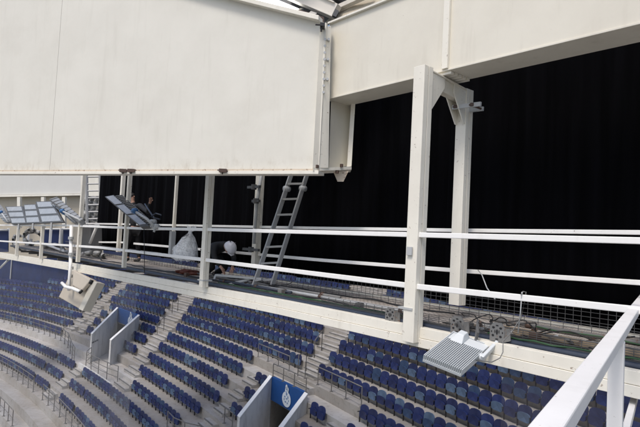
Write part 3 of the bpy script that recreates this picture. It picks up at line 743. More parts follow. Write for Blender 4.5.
# ------------------------------------------------------------------ beige floodlight on the left seen from behind
bf = thing('beige_floodlight', PL(76, 290, 4.8), 'beige boxy floodlight hanging upside down from a white pole over the left seats', 'floodlight')
def quadbody(m, q, N, th, tilt=(0, 0, 0, 0)):
    P = [PL(x, y, N + t_) for (x, y), t_ in zip(q, tilt)]
    nn = (P[1] - P[0]).cross(P[2] - P[1]).normalized()
    if nn.dot(fw) < 0: nn = -nn
    m.hexa(P + [p + nn * th for p in P]); return P, nn
m = MB(); quadbody(m, [(58.5, 297), (82, 310.5), (92, 280), (72, 270)], 4.85, .14, (0, 0, .15, .15)); m.build('case', 'beige_case', bf, bev=.02)
m = MB(); quadbody(m, [(78.5, 309), (82.5, 311), (97, 282.5), (91.5, 280.5)], 4.80, .22, (0, 0, .15, .15)); m.build('glass_frame', 'beige_edge', bf, bev=.012)
m = MB(); quadbody(m, [(72, 285.5), (81, 291), (91, 279.5), (73, 269.5)], 4.77, .10, (.0, .0, .1, .1)); m.build('lamp_cover', 'beige_case', bf, bev=.03)
m = MB(); m.tube([PL(71.5, 226, 4.93), PL(70.5, 262, 4.88), PL(69, 290, 4.74)], .05, 10); m.build('pole', 'white_rail', bf, True)
m = MB(); m.tube([PL(62, 283, 4.66), PL(66, 287, 4.62), PL(73, 288.5, 4.60), PL(80, 291.5, 4.62)], .045, 8); m.build('bracket', 'white_rail', bf, True)
m = MB(); m.tube([PL(80, 291, 4.62), PL(81.8, 292.6, 4.66)], .06, 8); m.tube([PL(92, 280, 4.78), PL(90, 284, 4.74)], .05, 8); m.build('pivot_bolt', 'black_cable', bf, True)
for y in (238, 254, 268, 276):
    m = MB(); q = PL(70.9, y, 4.88); m.tube([q - UZ * .04, q + UZ * .04], .075, 10); m.build('clamp', 'galvanised', bf)

# ------------------------------------------------------------------ LED panels on the left end of the top rail
def led_panel(q, N, tilt, label, rows=3, mats=('floodlight_dark', 'lens_grey')):
    P = [PL(x, y, N + t_) for (x, y), t_ in zip(q, tilt)]       # TL TR BR BL
    base = (P[2] + P[3]) / 2
    t = thing('led_panel_light', base, label, 'floodlight', 'LED panel floodlights on the gantry rail')
    nn = (P[1] - P[0]).cross(P[2] - P[1]).normalized()
    if nn.dot(fw) < 0: nn = -nn
    m = MB(); m.hexa([P[3], P[2], P[1], P[0]] + [p + nn * .08 for p in (P[3], P[2], P[1], P[0])]); m.build('frame', 'floodlight_dark', t, bev=.01)
    for i in range(rows):
        v0, v1 = (i + .14) / rows, (i + .86) / rows
        def uv(u, v): return lerp(lerp(P[0], P[1], u), lerp(P[3], P[2], u), v) - nn * .012
        c4 = [uv(.09, v1), uv(.93, v1), uv(.93, v0), uv(.09, v0)]
        m = MB(); m.hexa(c4 + [p + nn * .02 for p in c4]); m.build('lens', 'lens_grey', t)
    m = MB(); m.beam(base, base - UZ * .22, .05, .05); m.build('bracket', 'galvanised', t)
    return t
plain('lens_grey', (.38, .39, .41), .25, var=.2, scale=4)
tl = (.30, .30, 0, 0)
led_panel([(5, 206.5), (22.5, 206), (27, 223.5), (11.5, 224)], 4.9, tl, 'left of three grey LED panels facing outward on the far left rail')
led_panel([(23.5, 204.5), (36, 204), (41, 223), (26, 223.5)], 4.9, tl, 'narrow middle one of three grey LED panels on the far left rail')
led_panel([(35.5, 201.5), (51.5, 201), (63.5, 222), (41, 223)], 4.88, tl, 'widest right one of three grey LED panels on the far left rail')
def side_light(body, N, tilt, label, clampxy, th=.30, fins=9, lens=None):
    P = [PL(x, y, N + t_) for (x, y), t_ in zip(body, tilt)]
    nn = (P[1] - P[0]).cross(P[2] - P[1]).normalized()
    if nn.dot(fw) < 0: nn = -nn
    base = (P[1] + P[2]) / 2
    t = thing('tilted_floodlight', base, label, 'floodlight', 'tilted finned floodlights on the gantry rail')
    m = MB(); m.hexa(P + [p + nn * th * .6 for p in P]); m.build('housing', 'lamp_shell', t, bev=.02)
    m = MB()
    for i in range(fins):
        u = (i + .5) / fins; a, b_ = lerp(P[0], P[1], u), lerp(P[3], P[2], u)
        m.beam(a - nn * .008, b_ - nn * .008, .012, .02, nn)
    m.build('cooling_fins', 'bracket_grey', t)
    if lens:
        Q = [PL(x, y, N - .06 + t_) for (x, y), t_ in zip(lens, tilt)]
        m = MB(); m.hexa(Q + [p + nn * .04 for p in Q]); m.build('frame', 'floodlight_dark', t)
        for i in range(3):
            v0, v1 = (i + .08) / 3, (i + .9) / 3
            c4 = [lerp(Q[0], Q[1], v0), lerp(Q[0], Q[1], v1), lerp(Q[3], Q[2], v1), lerp(Q[3], Q[2], v0)]
            c4 = [p + (sum(c4, Vector()) / 4 - p) * .06 - nn * .012 for p in c4]
            m = MB(); m.hexa(c4 + [p + nn * .02 for p in c4]); m.build('lens', 'lens_grey', t)
    q = PL(*clampxy, N - .12); m = MB()
    m.tube([q - UA * .10, q - UA * .05, q + UA * .05, q + UA * .10], [.045, .07, .07, .045], 10); m.build('clamp', 'blue_plastic', t, True)
    m = MB(); m.tube([q, base - UZ * .02], .03, 8); m.build('yoke_arm', 'galvanised', t, True)
side_light([(49, 199), (79, 221), (83, 218.5), (57, 196.5)], 4.9, (0, 0, .1, .1), 'tilted grey floodlight with blue clamp right of the three panels', (62, 211))
side_light([(50, 203), (72, 222), (80, 221), (54, 198)], 5.05, (0, 0, .1, .1), 'second tilted grey floodlight close behind the one with the blue clamp', (64, 212.5), fins=6)
side_light([(-14, 203), (4, 222), (12, 221), (-4, 202)], 4.9, (0, 0, .1, .1), 'tilted grey floodlight with blue clamp cut by the left picture edge', (1, 212))
qa = [PL(104.5, 196.5, 4.85), PL(140.5, 226.5, 4.85), PL(156, 225, 5.0), PL(121, 193.5, 5.0)]
tb = thing('tilted_floodlight', (qa[1] + qa[2]) / 2, 'large tilted LED floodlight with blue clamp in front of the standing worker', 'floodlight', 'tilted finned floodlights on the gantry rail')
nn = (qa[1] - qa[0]).cross(qa[2] - qa[1]).normalized()
if nn.dot(fw) < 0: nn = -nn
def LQ(u, v, h=0): return lerp(lerp(qa[0], qa[1], u), lerp(qa[3], qa[2], u), v) - nn * h
def lslab(m, u0, u1, v0, v1, h0, h1): m.hexa([LQ(u0, v0, h0), LQ(u1, v0, h0), LQ(u1, v1, h0), LQ(u0, v1, h0), LQ(u0, v0, h1), LQ(u1, v0, h1), LQ(u1, v1, h1), LQ(u0, v1, h1)])
m = MB(); lslab(m, 0, 1, 0, .56, -.10, 0); m.build('frame', 'floodlight_dark', tb, bev=.01)
for i in range(3):
    m = MB(); lslab(m, .03 + i * .325, .31 + i * .325, .05, .50, .004, .016); m.build('lens', 'lens_grey', tb)
m = MB(); lslab(m, .02, 1, .56, 1, -.18, -.04); m.build('housing', 'galvanised', tb, bev=.01)
m = MB()
for i in range(20): lslab(m, .04 + i * .047, .055 + i * .047, .58, .98, -.04, .0)
m.build('cooling_fins', 'bracket_grey', tb)
q = PL(134.5, 211, 4.80); m = MB(); m.tube([q - UA * .10, q - UA * .05, q + UA * .05, q + UA * .10], [.04, .065, .065, .04], 12); m.build('clamp', 'blue_plastic', tb, True)
m = MB(); m.tube([q, PL(147, 219, 4.85), PL(154, 226, 4.95)], .03, 8); m.build('yoke_arm', 'galvanised', tb, True)
m = MB(); 
# junction box + small clamps where the lamp meets the rail
for (x, y) in ((156, 226.5), (153, 222)):
    q = PL(x, y, NF - .04); tq = thing('rail_clamp', q, ('silver pipe clamp on the top rail right of the large tilted floodlight' if x == 156 else 'small silver coupler at the foot of the large tilted floodlight'), 'clamp')
    m = MB(); m.tube([q - UA * .08, q + UA * .08], .06, 10); m.build('collar', 'galvanised', tq, True)
    m = MB(); m.tube([q, q - UZ * .12 - UN * .04], .025, 8); m.build('bolt', 'galvanised', tq, True)

# ------------------------------------------------------------------ clamps and tube at the back column behind the ladder
sc = thing('scaffold_tube', PL(257, 255, NB - .06), 'short scaffold tube with couplers strapped to the white column left of the ladder', 'scaffold tube')
m = MB(); m.tube([PL(262, 172, NB - .12), PL(256.5, 205, NB - .12), PL(254, 244, NB - .12)], .03, 8); m.build('tube', 'galvanised', sc, True)
for (x, y, w) in ((254, 187, .42), (256, 201, .24), (251, 249.5, .55)):
    q = PL(x, y, NB - .15); m = MB(); m.beam(q - UA * w / 2, q + UA * w / 2, .05, .05); m.tube([q - UZ * .05, q + UZ * .05], .055, 8); m.build('coupler', 'floodlight_dark', sc)

# ------------------------------------------------------------------ aluminium ladder
ld = thing('aluminium_ladder', PL(258, 285, 5.65), 'aluminium extension ladder leaning up behind the rails below the pale panel', 'ladder')
L0, L1 = PL(253.5, 287, 5.55), PL(296, 160, 6.4); R0_, R1_ = PL(272, 286, 5.75), PL(311.5, 160, 6.6)
for a, b_ in ((L0, L1), (R0_, R1_)):
    m = MB(); m.beam(a, b_, .035, .09); m.build('stile', 'alu', ld, bev=.005)
for i in range(9):
    u = .05 + i * .125
    p, q = lerp(L0, L1, u), lerp(R0_, R1_, u)
    m = MB(); m.beam(p, q, .09, .035); m.build('rung', 'alu', ld)
for (a, b_, u) in ((L0, L1, .76), (R0_, R1_, .76)):
    q = lerp(a, b_, u); m = MB(); m.tube([q - UN * .05, q + UN * .07], .055, 10); m.build('hinge', 'galvanised', ld, True)
for a in (L0, R0_):
    m = MB(); m.beam(a - UZ * .05, a + UZ * .03, .07, .11); m.build('foot', 'black_cable', ld)

# ------------------------------------------------------------------ plastic bag
pb = PL(186, 250, 5.75); bag = thing('plastic_bag', pb, 'translucent white polythene bag tied to the rail left of the crouching worker', 'bag')
prof = [(190.5, 231, 1.2), (190, 234, 2.0), (188, 239, 6.5), (186.5, 246, 10.), (185.5, 253, 12), (185, 258.5, 12.5), (185, 260.5, 9)]
ringm = MB(); rings = []; seg = 36
for j, (x, y, w) in enumerate(prof):
    q = PL(x, y, 5.6); s = q.dot(fw) / F; n0 = len(ringm.v)
    for i in range(seg):
        t_ = i * math.tau / seg; rr = w * s * (1 + .10 * math.sin(i * 2.7 + j * .8) + .06 * math.sin(i * 5.1 - j))
        ringm.v.append(q + Vector((math.cos(t_) * rr, math.sin(t_) * rr * .5, .03 * math.sin(i * 1.7 + j * 2))))
    rings.append(n0)
for a, b_ in zip(rings, rings[1:]):
    for i in range(seg): ringm.f.append((a + i, a + (i + 1) % seg, b_ + (i + 1) % seg, b_ + i)); ringm.m.append(0)
ringm.build('sheet', 'polythene', bag, True)
m = MB(); q = PL(190.5, 232, 5.6)
for i in range(7): m.quad(q, q + Vector((.03 * math.cos(i), 0, .12)), q + Vector((.12 * math.cos(i * 1.3), .05, .14)), q + Vector((.09 * math.cos(i * 2), .02, .03)))
m.build('tied_top', 'polythene', bag, True)
m = MB(); a_, b_ = PL(173, 247, 5.5), PL(179, 239, 5.6); m.prism([a_, PL(172, 250, 5.5), PL(176, 252, 5.55), PL(182, 250, 5.6), PL(186, 238, 5.6)], UN * .05); m.build('loose_corner', 'polythene', bag)

# ------------------------------------------------------------------ overhead girder (runs parallel to the gantry)
gd = thing('overhead_girder', W(-4, 5.37, 2.13), 'deep cream steel girder crossing above the big post at upper right', 'girder')
GZ0, GZ1 = 2.13, 3.31
aL = wc(PL(327, 60, 5.37))[0]; aR = 4.5
m = MB(); m.box(aL, aR, 5.53, 5.55, GZ0 + .02, GZ1); m.build('web', 'cream_web', gd)
# web front face is set just behind the flange edge, so show the flange thin edge
m = MB(); m.box(aL, aR, 5.37, 5.84, GZ0, GZ0 + .022); m.build('bottom_flange', 'cream_web', gd, bev=.003)
m = MB(); m.box(aL, aR, 5.34, 5.84, GZ1 + .001, GZ1 + .03); m.build('top_flange', 'cream_steel', gd, bev=.003)
m = MB(); m.box(aL, aR, 5.385, 5.529, GZ0 + .024, GZ1 - .001); m.build('face_plate', 'cream_web', gd)
ast = wc(PL(446, 40, 5.37))[0]
m = MB(); m.box(ast - .035, ast + .05, 5.345, 5.384, GZ0 + .024, GZ1 - .002); m.build('stiffener', 'cream_steel', gd, bev=.003)
# underside plates where the portal meets it
m = MB()
for i in range(5): q = W(ap + .02 - i * .05, 5.42 + i * .12, GZ0 - .02); m.box(ap - .10 - i * .02, ap + .16, 5.40 + i * .085, 5.46 + i * .085, GZ0 - .035 - .001 * i, GZ0 - .002)
m.build('packing_plate', 'cream_steel', gd)

# ------------------------------------------------------------------ pale fascia box and hanger
pn = thing('fascia_panel', DP(100, 172, 9), 'huge plain off-white fascia panel filling the upper left', 'panel')
def PD(x): return 7.9 * 75 / (75 - (320 - x) * .0594)      # distance of the panel at column x
b0, b1 = DP(319, 168.2, PD(319) / 1.0), DP(-40, 173.6, PD(-40))
b0.z = b1.z = (b0.z + b1.z) / 2
t0 = DP(321, 22.5, PD(320)); t1 = DP(230, -.5, PD(230)); sl = (t1.z - t0.z) / (Vector((t1.x, t1.y)) - Vector((t0.x, t0.y))).length
L = (Vector((b1.x, b1.y)) - Vector((b0.x, b0.y))).length; pd = (b1 - b0).normalized(); pnn = Vector((pd.y, -pd.x, 0));
if pnn.y < 0: pnn = -pnn
seam = (b1 - b0).length; us = DP(53, 100, PD(53)); sd_ = (Vector((us.x, us.y, 0)) - Vector((b0.x, b0.y, 0))).length
for (u0, u1) in ((0, sd_ - .003), (sd_ + .003, L)):
    a, b_ = b0 + pd * u0, b0 + pd * u1
    m = MB(); za, zb_ = t0.z + sl * u0, t0.z + sl * u1
    m.hexa([a, b_, b_ + pnn * .05, a + pnn * .05, Vector((a.x, a.y, za)), Vector((b_.x, b_.y, zb_)), Vector((b_.x, b_.y, zb_)) + pnn * .05, Vector((a.x, a.y, za)) + pnn * .05])
    m.build('sheet', 'fascia_paint', pn)
m = MB(); a, b_ = b0 - pnn * .06 + pd * -.02, b0 + pd * L - pnn * .06
m.hexa([p + UZ * dz for dz in (-.055, -.004) for p in (a, b_, b_ + pnn * .22, a + pnn * .22)]); m.build('bottom_flange', 'cream_steel', pn, bev=.003)
m = MB(); a, b_ = b0 - pnn * .012, b0 + pd * L - pnn * .012
m.hexa([p + UZ * dz for dz in (-.003, .028) for p in (a, b_, b_ + pnn * .01, a + pnn * .01)]); m.build('rusty_edge', 'rusty_lip', pn)
m = MB(); a, b_ = Vector((t0.x, t0.y, t0.z)) - pnn * .10, Vector((b0.x, b0.y, 0)) + pd * L; b_.z = t0.z + sl * L; b_ = b_ - pnn * .10
m.hexa([a, b_, b_ + pnn * .16, a + pnn * .16, a + UZ * .07, b_ + UZ * .07, b_ + pnn * .16 + UZ * .07, a + pnn * .16 + UZ * .07]); m.build('top_lip', 'cream_steel', pn, bev=.004)
for x in (123, 131, 222.5):
    q = DP(x, 170.5, PD(x) - .1); m = MB(); m.wbox(q.x - .05, q.x + .07, q.y - .04, q.y + .04, q.z - .03, q.z + .025); m.tube([q + Vector((.09, 0, -.01)), q + Vector((-.08, 0, .005))], .012, 6); m.tube([q, q - UZ * .06], .012, 6); m.build('beam_clamp', 'rust_steel', pn)
# corner strip with bolts
cs = thing('corner_stanchion', DP(324, 168, 8.0), 'cream corner stanchion with a column of bolts between fascia and girder', 'stanchion')
def pxslab(m, q, th, dirv=None):
    P = [DP(x, y, d) for x, y, d in q]; dv_ = dirv or Vector((0, 1, 0))
    m.hexa(P + [p + dv_ * th for p in P])
m = MB(); pxslab(m, [(312.5, 168, 7.86), (328.5, 168, 8.0), (331, 26, 8.0), (320, 26, 7.88)], .12); m.build('strip', 'cream_steel', cs, bev=.004)
for i in range(9):
    for dx in ((0,) if i % 3 else (0, 3.5)):
        y = 40 + i * 6.6; q = DP(325.2 + dx - i * .22, y, 7.94); m = MB(); m.tube([q + Vector((0, .1, 0)), q - Vector((0, .035, 0))], .021, 6); m.build('bolt', 'galvanised', cs)
m = MB(); q = DP(321.5, 25, 7.8); m.wbox(q.x - .02, q.x + .05, q.y - .05, q.y + .1, q.z - .03, q.z + .02); m.tube([q - UZ * .02, q - UZ * .10], .015, 6); m.tube([q, q + Vector((-.09, 0, .0))], .012, 6); m.build('cleat', 'black_cable', cs)
# hanger below the girder end
hg = thing('girder_hanger', DP(340, 168, 8.4), 'short cream hanger box under the left end of the girder', 'hanger')
m = MB(); pxslab(m, [(328.8, 168, 8.2), (347.5, 166, 8.55), (352, 101, 8.55), (331, 101.5, 8.2)], .03); m.build('web_plate', 'cream_web', hg)
m = MB(); pxslab(m, [(347.0, 167, 8.35), (351.5, 166, 8.33), (355.5, 99, 8.33), (351.5, 99.5, 8.35)], .22); m.build('flange_plate', 'cream_steel', hg)
m = MB(); pxslab(m, [(313, 171, 7.85), (351.5, 169.5, 8.3), (351.5, 166.4, 8.3), (313, 168.3, 7.85)], .35); m.build('base_plate', 'cream_steel', hg)
m = MB(); pxslab(m, [(333.5, 172, 8.25), (337.5, 181.5, 8.25), (343.5, 181.5, 8.25), (348.5, 171, 8.25)], .02); m.build('pointed_plate', 'rusty_lip', hg)
for (x, y) in ((317, 167), (341.5, 166), (337, 172.5)):
    q = DP(x, y, 7.9 if x < 330 else 8.15); m = MB(); m.tube([q - UZ * .015, q + UZ * .03], .026, 7); m.build('nut', 'rust_steel', hg)

# ------------------------------------------------------------------ roof corner
sk = thing('roof_skylight', DP(272, 4, 9), 'bright translucent skylight strip above the top edge of the fascia panel', 'skylight')
m = MB(); pxslab(m, [(200, -17, 9.6), (293, 14.5, 8.72), (301, 9.5, 9.2), (226, -22, 10.4)], .01); m.build('sheet', 'skylight', sk)
m = MB(); m.beam(DP(294, 15, 8.7), DP(302, 9.5, 9.2), .05, .05); m.build('end_bar', 'soffit_beam', sk)
rf = thing('roof_deck', DP(330, -20, 9), 'dark corrugated roof deck with cream beams at the upper middle', 'roof')
zr = 4.7
e0, e1 = HZ(324, 15, zr), HZ(272, -2, zr); ed = (e1 - e0).normalized()
m = MB(); P = [HZ(290, -2, zr), HZ(338, 12, zr), HZ(372, -2, zr), HZ(420, -50, zr), HZ(270, -60, zr)]
m.prism(P, UZ * .1); m.build('deck', 'roof_deck', rf)
m = MB(); pxslab(m, [(255, -14, 10.8), (326, 26, 9.9), (350, 8, 9.9), (300, -24, 10.8)], .05); m.build('infill_sheet', 'floodlight_dark', rf)
m = MB(); a, b_ = DP(336.5, 12, 8.7), DP(268, -17, 9.3); m.beam(a, b_, .16, .22); m.beam(a + UZ * .12, b_ + UZ * .12, .24, .02); m.beam(a - UZ * .12, b_ - UZ * .12, .24, .02); m.build('purlin', 'soffit_beam', rf, bev=.003)
m = MB(); a, b_ = DP(336, 9, 8.9), DP(372, -7, 8.4); m.beam(a, b_, .10, .07); m.build('strut', 'soffit_beam', rf)
m = MB(); pxslab(m, [(295, 12.8, 8.9), (324, 23, 8.6), (324, 17, 8.6), (300, 9.5, 8.9)], .05); m.build('dark_gap_plate', 'rust_steel', rf)  # dark plate put in for the darkness of the roof gap
m = MB(); pxslab(m, [(305, 16, 8.7), (312, 17.5, 8.7), (317, 13, 8.7), (311, 11, 8.7)], .03); m.build('cleat', 'soffit_beam', rf)
m = MB(); pxslab(m, [(324, 24, 8.9), (392, -4, 8.3), (372, -8, 8.6), (336, 10, 9.1)], .05); m.build('side_sheet', 'beige_wall', rf)
m = MB(); a, b_ = DP(334, 17, 8.45), DP(337, 11, 8.45); m.beam(a, b_, .08, .07); m.build('coupler', 'floodlight_dark', rf)

# ------------------------------------------------------------------ black curtains
def drape(x0, x1, N, amp, label, seed, ztop=4.2):
    rr = random.Random(seed)
    a0 = wc(PL(x0, 200, N))[0]; a1 = wc(PL(x1, 200, N))[0]
    n = int((a1 - a0) / .045); ph = [rr.uniform(0, 6) for _ in range(4)]
    bot = [(60, 246), (120, 252), (180, 260), (260, 271), (340, 283), (405, 292), (457, 305), (560, 321), (700, 347)]
    def by(a):
        z = -.6
        lo = None
        for (xa, ya), (xb, yb) in zip(bot, bot[1:]):
            A_, B_ = PL(xa, ya, N), PL(xb, yb, N); qa, qb = wc(A_), wc(B_)
            if qa[0] <= a <= qb[0]: return qa[2] + (qb[2] - qa[2]) * (a - qa[0]) / (qb[0] - qa[0])
            lo = qb[2] if a > qb[0] else (lo if lo is not None else qa[2])
        return lo
    m = MB(); cols = []
    for i in range(n + 1):
        a = a0 + (a1 - a0) * i / n; zb = by(a); c_ = []
        for j in range(7):
            v = j / 6; z = zb + (ztop - zb) * v
            d = amp * (math.sin(a * 9 + ph[0] + .3 * math.sin(z)) * .6 + math.sin(a * 21 + ph[1]) * .3 + math.sin(a * 4 + ph[2]) * .7) * (1.1 - .5 * v)
            c_.append(len(m.v)); m.v.append(W(a, N + d, z))
        cols.append(c_)
    for c0_, c1_ in zip(cols, cols[1:]):
        for j in range(6): m.f.append((c0_[j], c1_[j], c1_[j + 1], c0_[j + 1])); m.m.append(0)
    o = m.build('black_curtain', 'black_cloth', None, True); so = o.modifiers.new('cloth', 'SOLIDIFY'); so.thickness = .006
    tag(o, label, 'curtain', 'black curtains behind the gantry')
drape(98, 168, 7.06, .07, 'black curtain behind the standing worker, at the left end of the row', 1)
drape(165, 342, 6.95, .07, 'folded black curtain behind the ladder and the crouching worker', 2)
drape(339, 452, 7.04, .03, 'flat black curtain between the ladder and the back column', 3)
drape(447, 720, 6.96, .014, 'wide smooth black curtain right of the back column', 4)

# ------------------------------------------------------------------ far left backdrop
fw_ = thing('gable_wall', DP(30, 240, 30), 'pale clad end wall with beige lower band at the far left', 'wall')
m = MB(); pxslab(m, [(-60, 196, 30), (98, 193, 30), (98, 120, 30), (-60, 120, 30)], .2); m.build('cladding', 'clad_wall', fw_)
m = MB(); pxslab(m, [(-60, 262, 30.3), (102, 256, 30.3), (102, 192, 30.3), (-60, 194, 30.3)], .2); m.build('lower_band', 'beige_wall', fw_)
m = MB(); pxslab(m, [(-60, 198, 29.9), (98, 195, 29.9), (98, 193.2, 29.9), (-60, 196.2, 29.9)], .15); m.build('ledge', 'cream_steel', fw_)
for x in (17, 41, 62): 
    m = MB(); pxslab(m, [(x, 228, 29.6), (x + 3, 228, 29.6), (x + 3, 197, 29.6), (x, 197, 29.6)], .2); m.build('pier', 'cream_steel', fw_)
for i, (x0, x1, y0, y1, lb) in enumerate(((44, 72, 229, 254, 'blue sheet seen under the LED panels through the rails'), (82, 97, 226, 250, 'blue sheet at the foot of the wrapped ladder'), (-5, 8, 230, 252, 'blue sheet at the left picture edge behind the rails'))):
    t = thing('blue_sheet', DP((x0 + x1) / 2, y1, 25), lb, 'tarpaulin', 'blue sheets behind the gantry')
    m = MB(); pxslab(m, [(x0, y1, 26), (x1, y1, 26), (x1, y0, 26), (x0, y0, 26)], .06); m.build('sheet', 'tarp_blue', t)
    m = MB(); a, b_ = DP(x0, y0, 25.9), DP(x1, y0, 25.9); m.tube([a, b_], .05, 6); m.build('top_pole', 'galvanised', t)
# wrapped ladder tower
wl = thing('wrapped_ladder_tower', DP(93, 228, 20), 'ladder tower wrapped in crinkled polythene left of the black curtain', 'scaffold tower')
for x in (86.5, 100):
    m = MB(); m.tube([DP(x, 172, 21), DP(x + 1, 232, 21)], .06, 6); m.build('upright', 'alu', wl)
for i in range(8):
    y = 177 + i * 7; m = MB(); m.tube([DP(86.5, y, 21), DP(100.5, y - .3, 21)], .035, 6); m.build('rung', 'alu', wl)
m = MB(); nx, ny = 12, 16; g = []
for j in range(ny + 1):
    row = []
    for i in range(nx + 1):
        x = 83 + 19 * i / nx; y = 196 + 32 * j / ny; row.append(len(m.v)); m.v.append(DP(x + .8 * math.sin(j * 2.1), y, 21.2 + .07 * math.sin(i * 1.9 + j) + .06 * math.cos(j * 2.7 - i)))
    g.append(row)
for j in range(ny):
    for i in range(nx): m.f.append((g[j][i], g[j][i + 1], g[j + 1][i + 1], g[j + 1][i])); m.m.append(0)
m.build('wrapping', 'foil_wrap', wl, True)
m = MB(); pxslab(m, [(82.5, 256, 26), (103, 256, 26), (101, 172, 26), (80.5, 172, 26)], .1); m.build('back_sheet', 'cream_steel', wl)
# wrapped duct coils under the LED panels
for i, (x, y, lb) in enumerate(((22, 240, 'crinkled silver duct coil under the left LED panel'), (33, 236, 'crinkled silver duct coil under the middle LED panel'), (52, 248, 'low crinkled silver duct under the right LED panel'), (92, 256, 'crinkled silver bundle on the deck under the wrapped ladder'))):
    t = thing('foil_duct', DP(x, y + 8, 19), lb, 'duct', 'foil ducts lying on the gantry')
    for j in range(3):
        pts = []
        for k in range(15):
            u = k / 14 * math.pi * 1.2 + i + j * .6
            pts.append(PL(x + 9 * math.cos(u) * (1 if i < 2 else 1.3), y + (7 if i < 2 else 3.5) * math.sin(u) + j * 1.5, 5.9 + .12 * j + .1 * math.sin(k * 2)))
        m = MB(); m.tube(pts, [.062 + .010 * math.sin(k * 2.4) for k in range(15)], 8); m.build('coil', 'foil_wrap', t, True)
# diagonal braces and extra tubes at far left
for (x0, y0, x1, y1, lb) in ((90, 243, 97, 226, 'white diagonal brace at the foot of the wrapped ladder'), (0, 268, 8, 260, 'thin white brace below the beam at the left picture edge'), (45, 244, 66, 252, 'white sloping tube between the rails under the right LED panel'), (62, 229, 62, 250, 'grey upright tube beside the floodlight pole')):
    t = thing('brace_tube', PL(x0, y0, 5.8), lb, 'brace', 'brace tubes at the left end of the gantry'); m = MB(); m.tube([PL(x0, y0, 5.8), PL(x1, y1, 5.8)], .045, 8); m.build('tube', 'white_rail' if x0 != 62 else 'galvanised', t, True)
    m = MB(); q = PL(x1, y1, 5.8); m.tube([q - UN * .06, q + UN * .06], .06, 8); m.build('coupler', 'galvanised', t)
# dark kit box behind rail
t = thing('tool_trolley', PL(84, 243, 6.0), 'dark equipment case on the deck right of the floodlight pole', 'case')
m = MB(); quadbody(m, [(80, 256), (90, 257), (90, 227), (80, 227)], 6.0, .4); m.build('case', 'floodlight_dark', t, bev=.02)
m = MB(); q = PL(85, 227, 6.0); m.tube([q - UA * .2, q - UA * .2 + UZ * .1, q + UA * .2 + UZ * .1, q + UA * .2], .02, 6); m.build('handle', 'galvanised', t)
# equipment trestle under worker
t = thing('steel_trestle', PL(222, 285, 5.5), 'low grey steel frame lying on the deck right of the second post', 'frame')
for (p, q) in (((212, 285), (216, 275)), ((216, 275), (262, 279)), ((212, 285), (250, 293)), ((216, 290), (214, 280)), ((224, 286), (250, 279))):
    m = MB(); m.beam(PL(*p, 5.45), PL(*q, 5.62), .04, .04); m.build('bar', 'galvanised', t)

# ------------------------------------------------------------------ safety netting hanging under the gantry
def netting(x0, x1, N, mat, label, ybot=520):
    a0 = wc(PL(x0, 300, N))[0]; a1 = wc(PL(x1, 300, N))[0]
    m = MB(); n = 24
    for i in range(n):
        u, v = a0 + (a1 - a0) * i / n, a0 + (a1 - a0) * (i + 1) / n
        m.quad(W(u, N + .02 * math.sin(i), -1.15), W(v, N + .02 * math.sin(i + 1), -1.15), W(v, N + .02 * math.sin(i + 1), -6), W(u, N + .02 * math.sin(i), -6))
    t = m.build('safety_net', mat); tag(t, label, 'net', 'fine safety nets hanging below the gantry')
netting(-40, 137, 5.20, 'net_light', 'fine grey safety net hanging below the left part of the beam')
netting(116, 137.5, 5.24, 'net_light', 'narrow doubled strip of grey net at the edge of the left net')
netting(505, 720, 5.20, 'net_dark', 'dark fine net hanging below the beam at lower right')

# ------------------------------------------------------------------ near handrail, lower right
hr = thing('near_handrail', HZ(615, 400, -1.6), 'close white square-tube handrail slanting up at the lower right corner', 'handrail')
zt_ = -.45; vp = ray(672, 262); hd = Vector((vp.x, vp.y, 0)).normalized(); hs = Vector((hd.y, -hd.x, 0))
e = HZ(526, 427, zt_)                        # upper-left edge point
w_ = .078; ctr = e + hs * w_ / 2 - UZ * .03
m = MB(); m.beam(ctr - hd * .8, ctr + hd * 6.5, w_, .06); m.build('top_rail', 'white_handrail', hr, bev=.006)
def on_rail(px):     # distance along the rail where its image column is px
    best = None
    for i in range(600):
        q = ctr + hd * (i * .01); p = proj(q)
        if best is None or abs(p[0] - px) < best[0]: best = (abs(p[0] - px), q)
    return best[1]
pq = on_rail(617)
def vpost(q, z0, z1, w):
    m = MB(); a = hd * w / 2; b_ = hs * w / 2
    lo = [q - a - b_, q + a - b_, q + a + b_, q - a + b_]
    m.hexa([Vector((p.x, p.y, z0)) for p in lo] + [Vector((p.x, p.y, z1)) for p in lo]); return m
vpost(pq, -2.2, zt_ - .062, .082).build('post', 'white_handrail', hr, bev=.005)
c2 = Vector((ctr.x, ctr.y, -1.3)); m = MB(); m.beam(c2 + hd * .2, pq + Vector((0, 0, -1.3 - pq.z)) - hd * .045, .05, .06); m.beam(pq + Vector((0, 0, -1.3 - pq.z)) + hd * .045, c2 + hd * 6.5, .05, .06); m.build('mid_rail', 'white_handrail', hr, bev=.005)

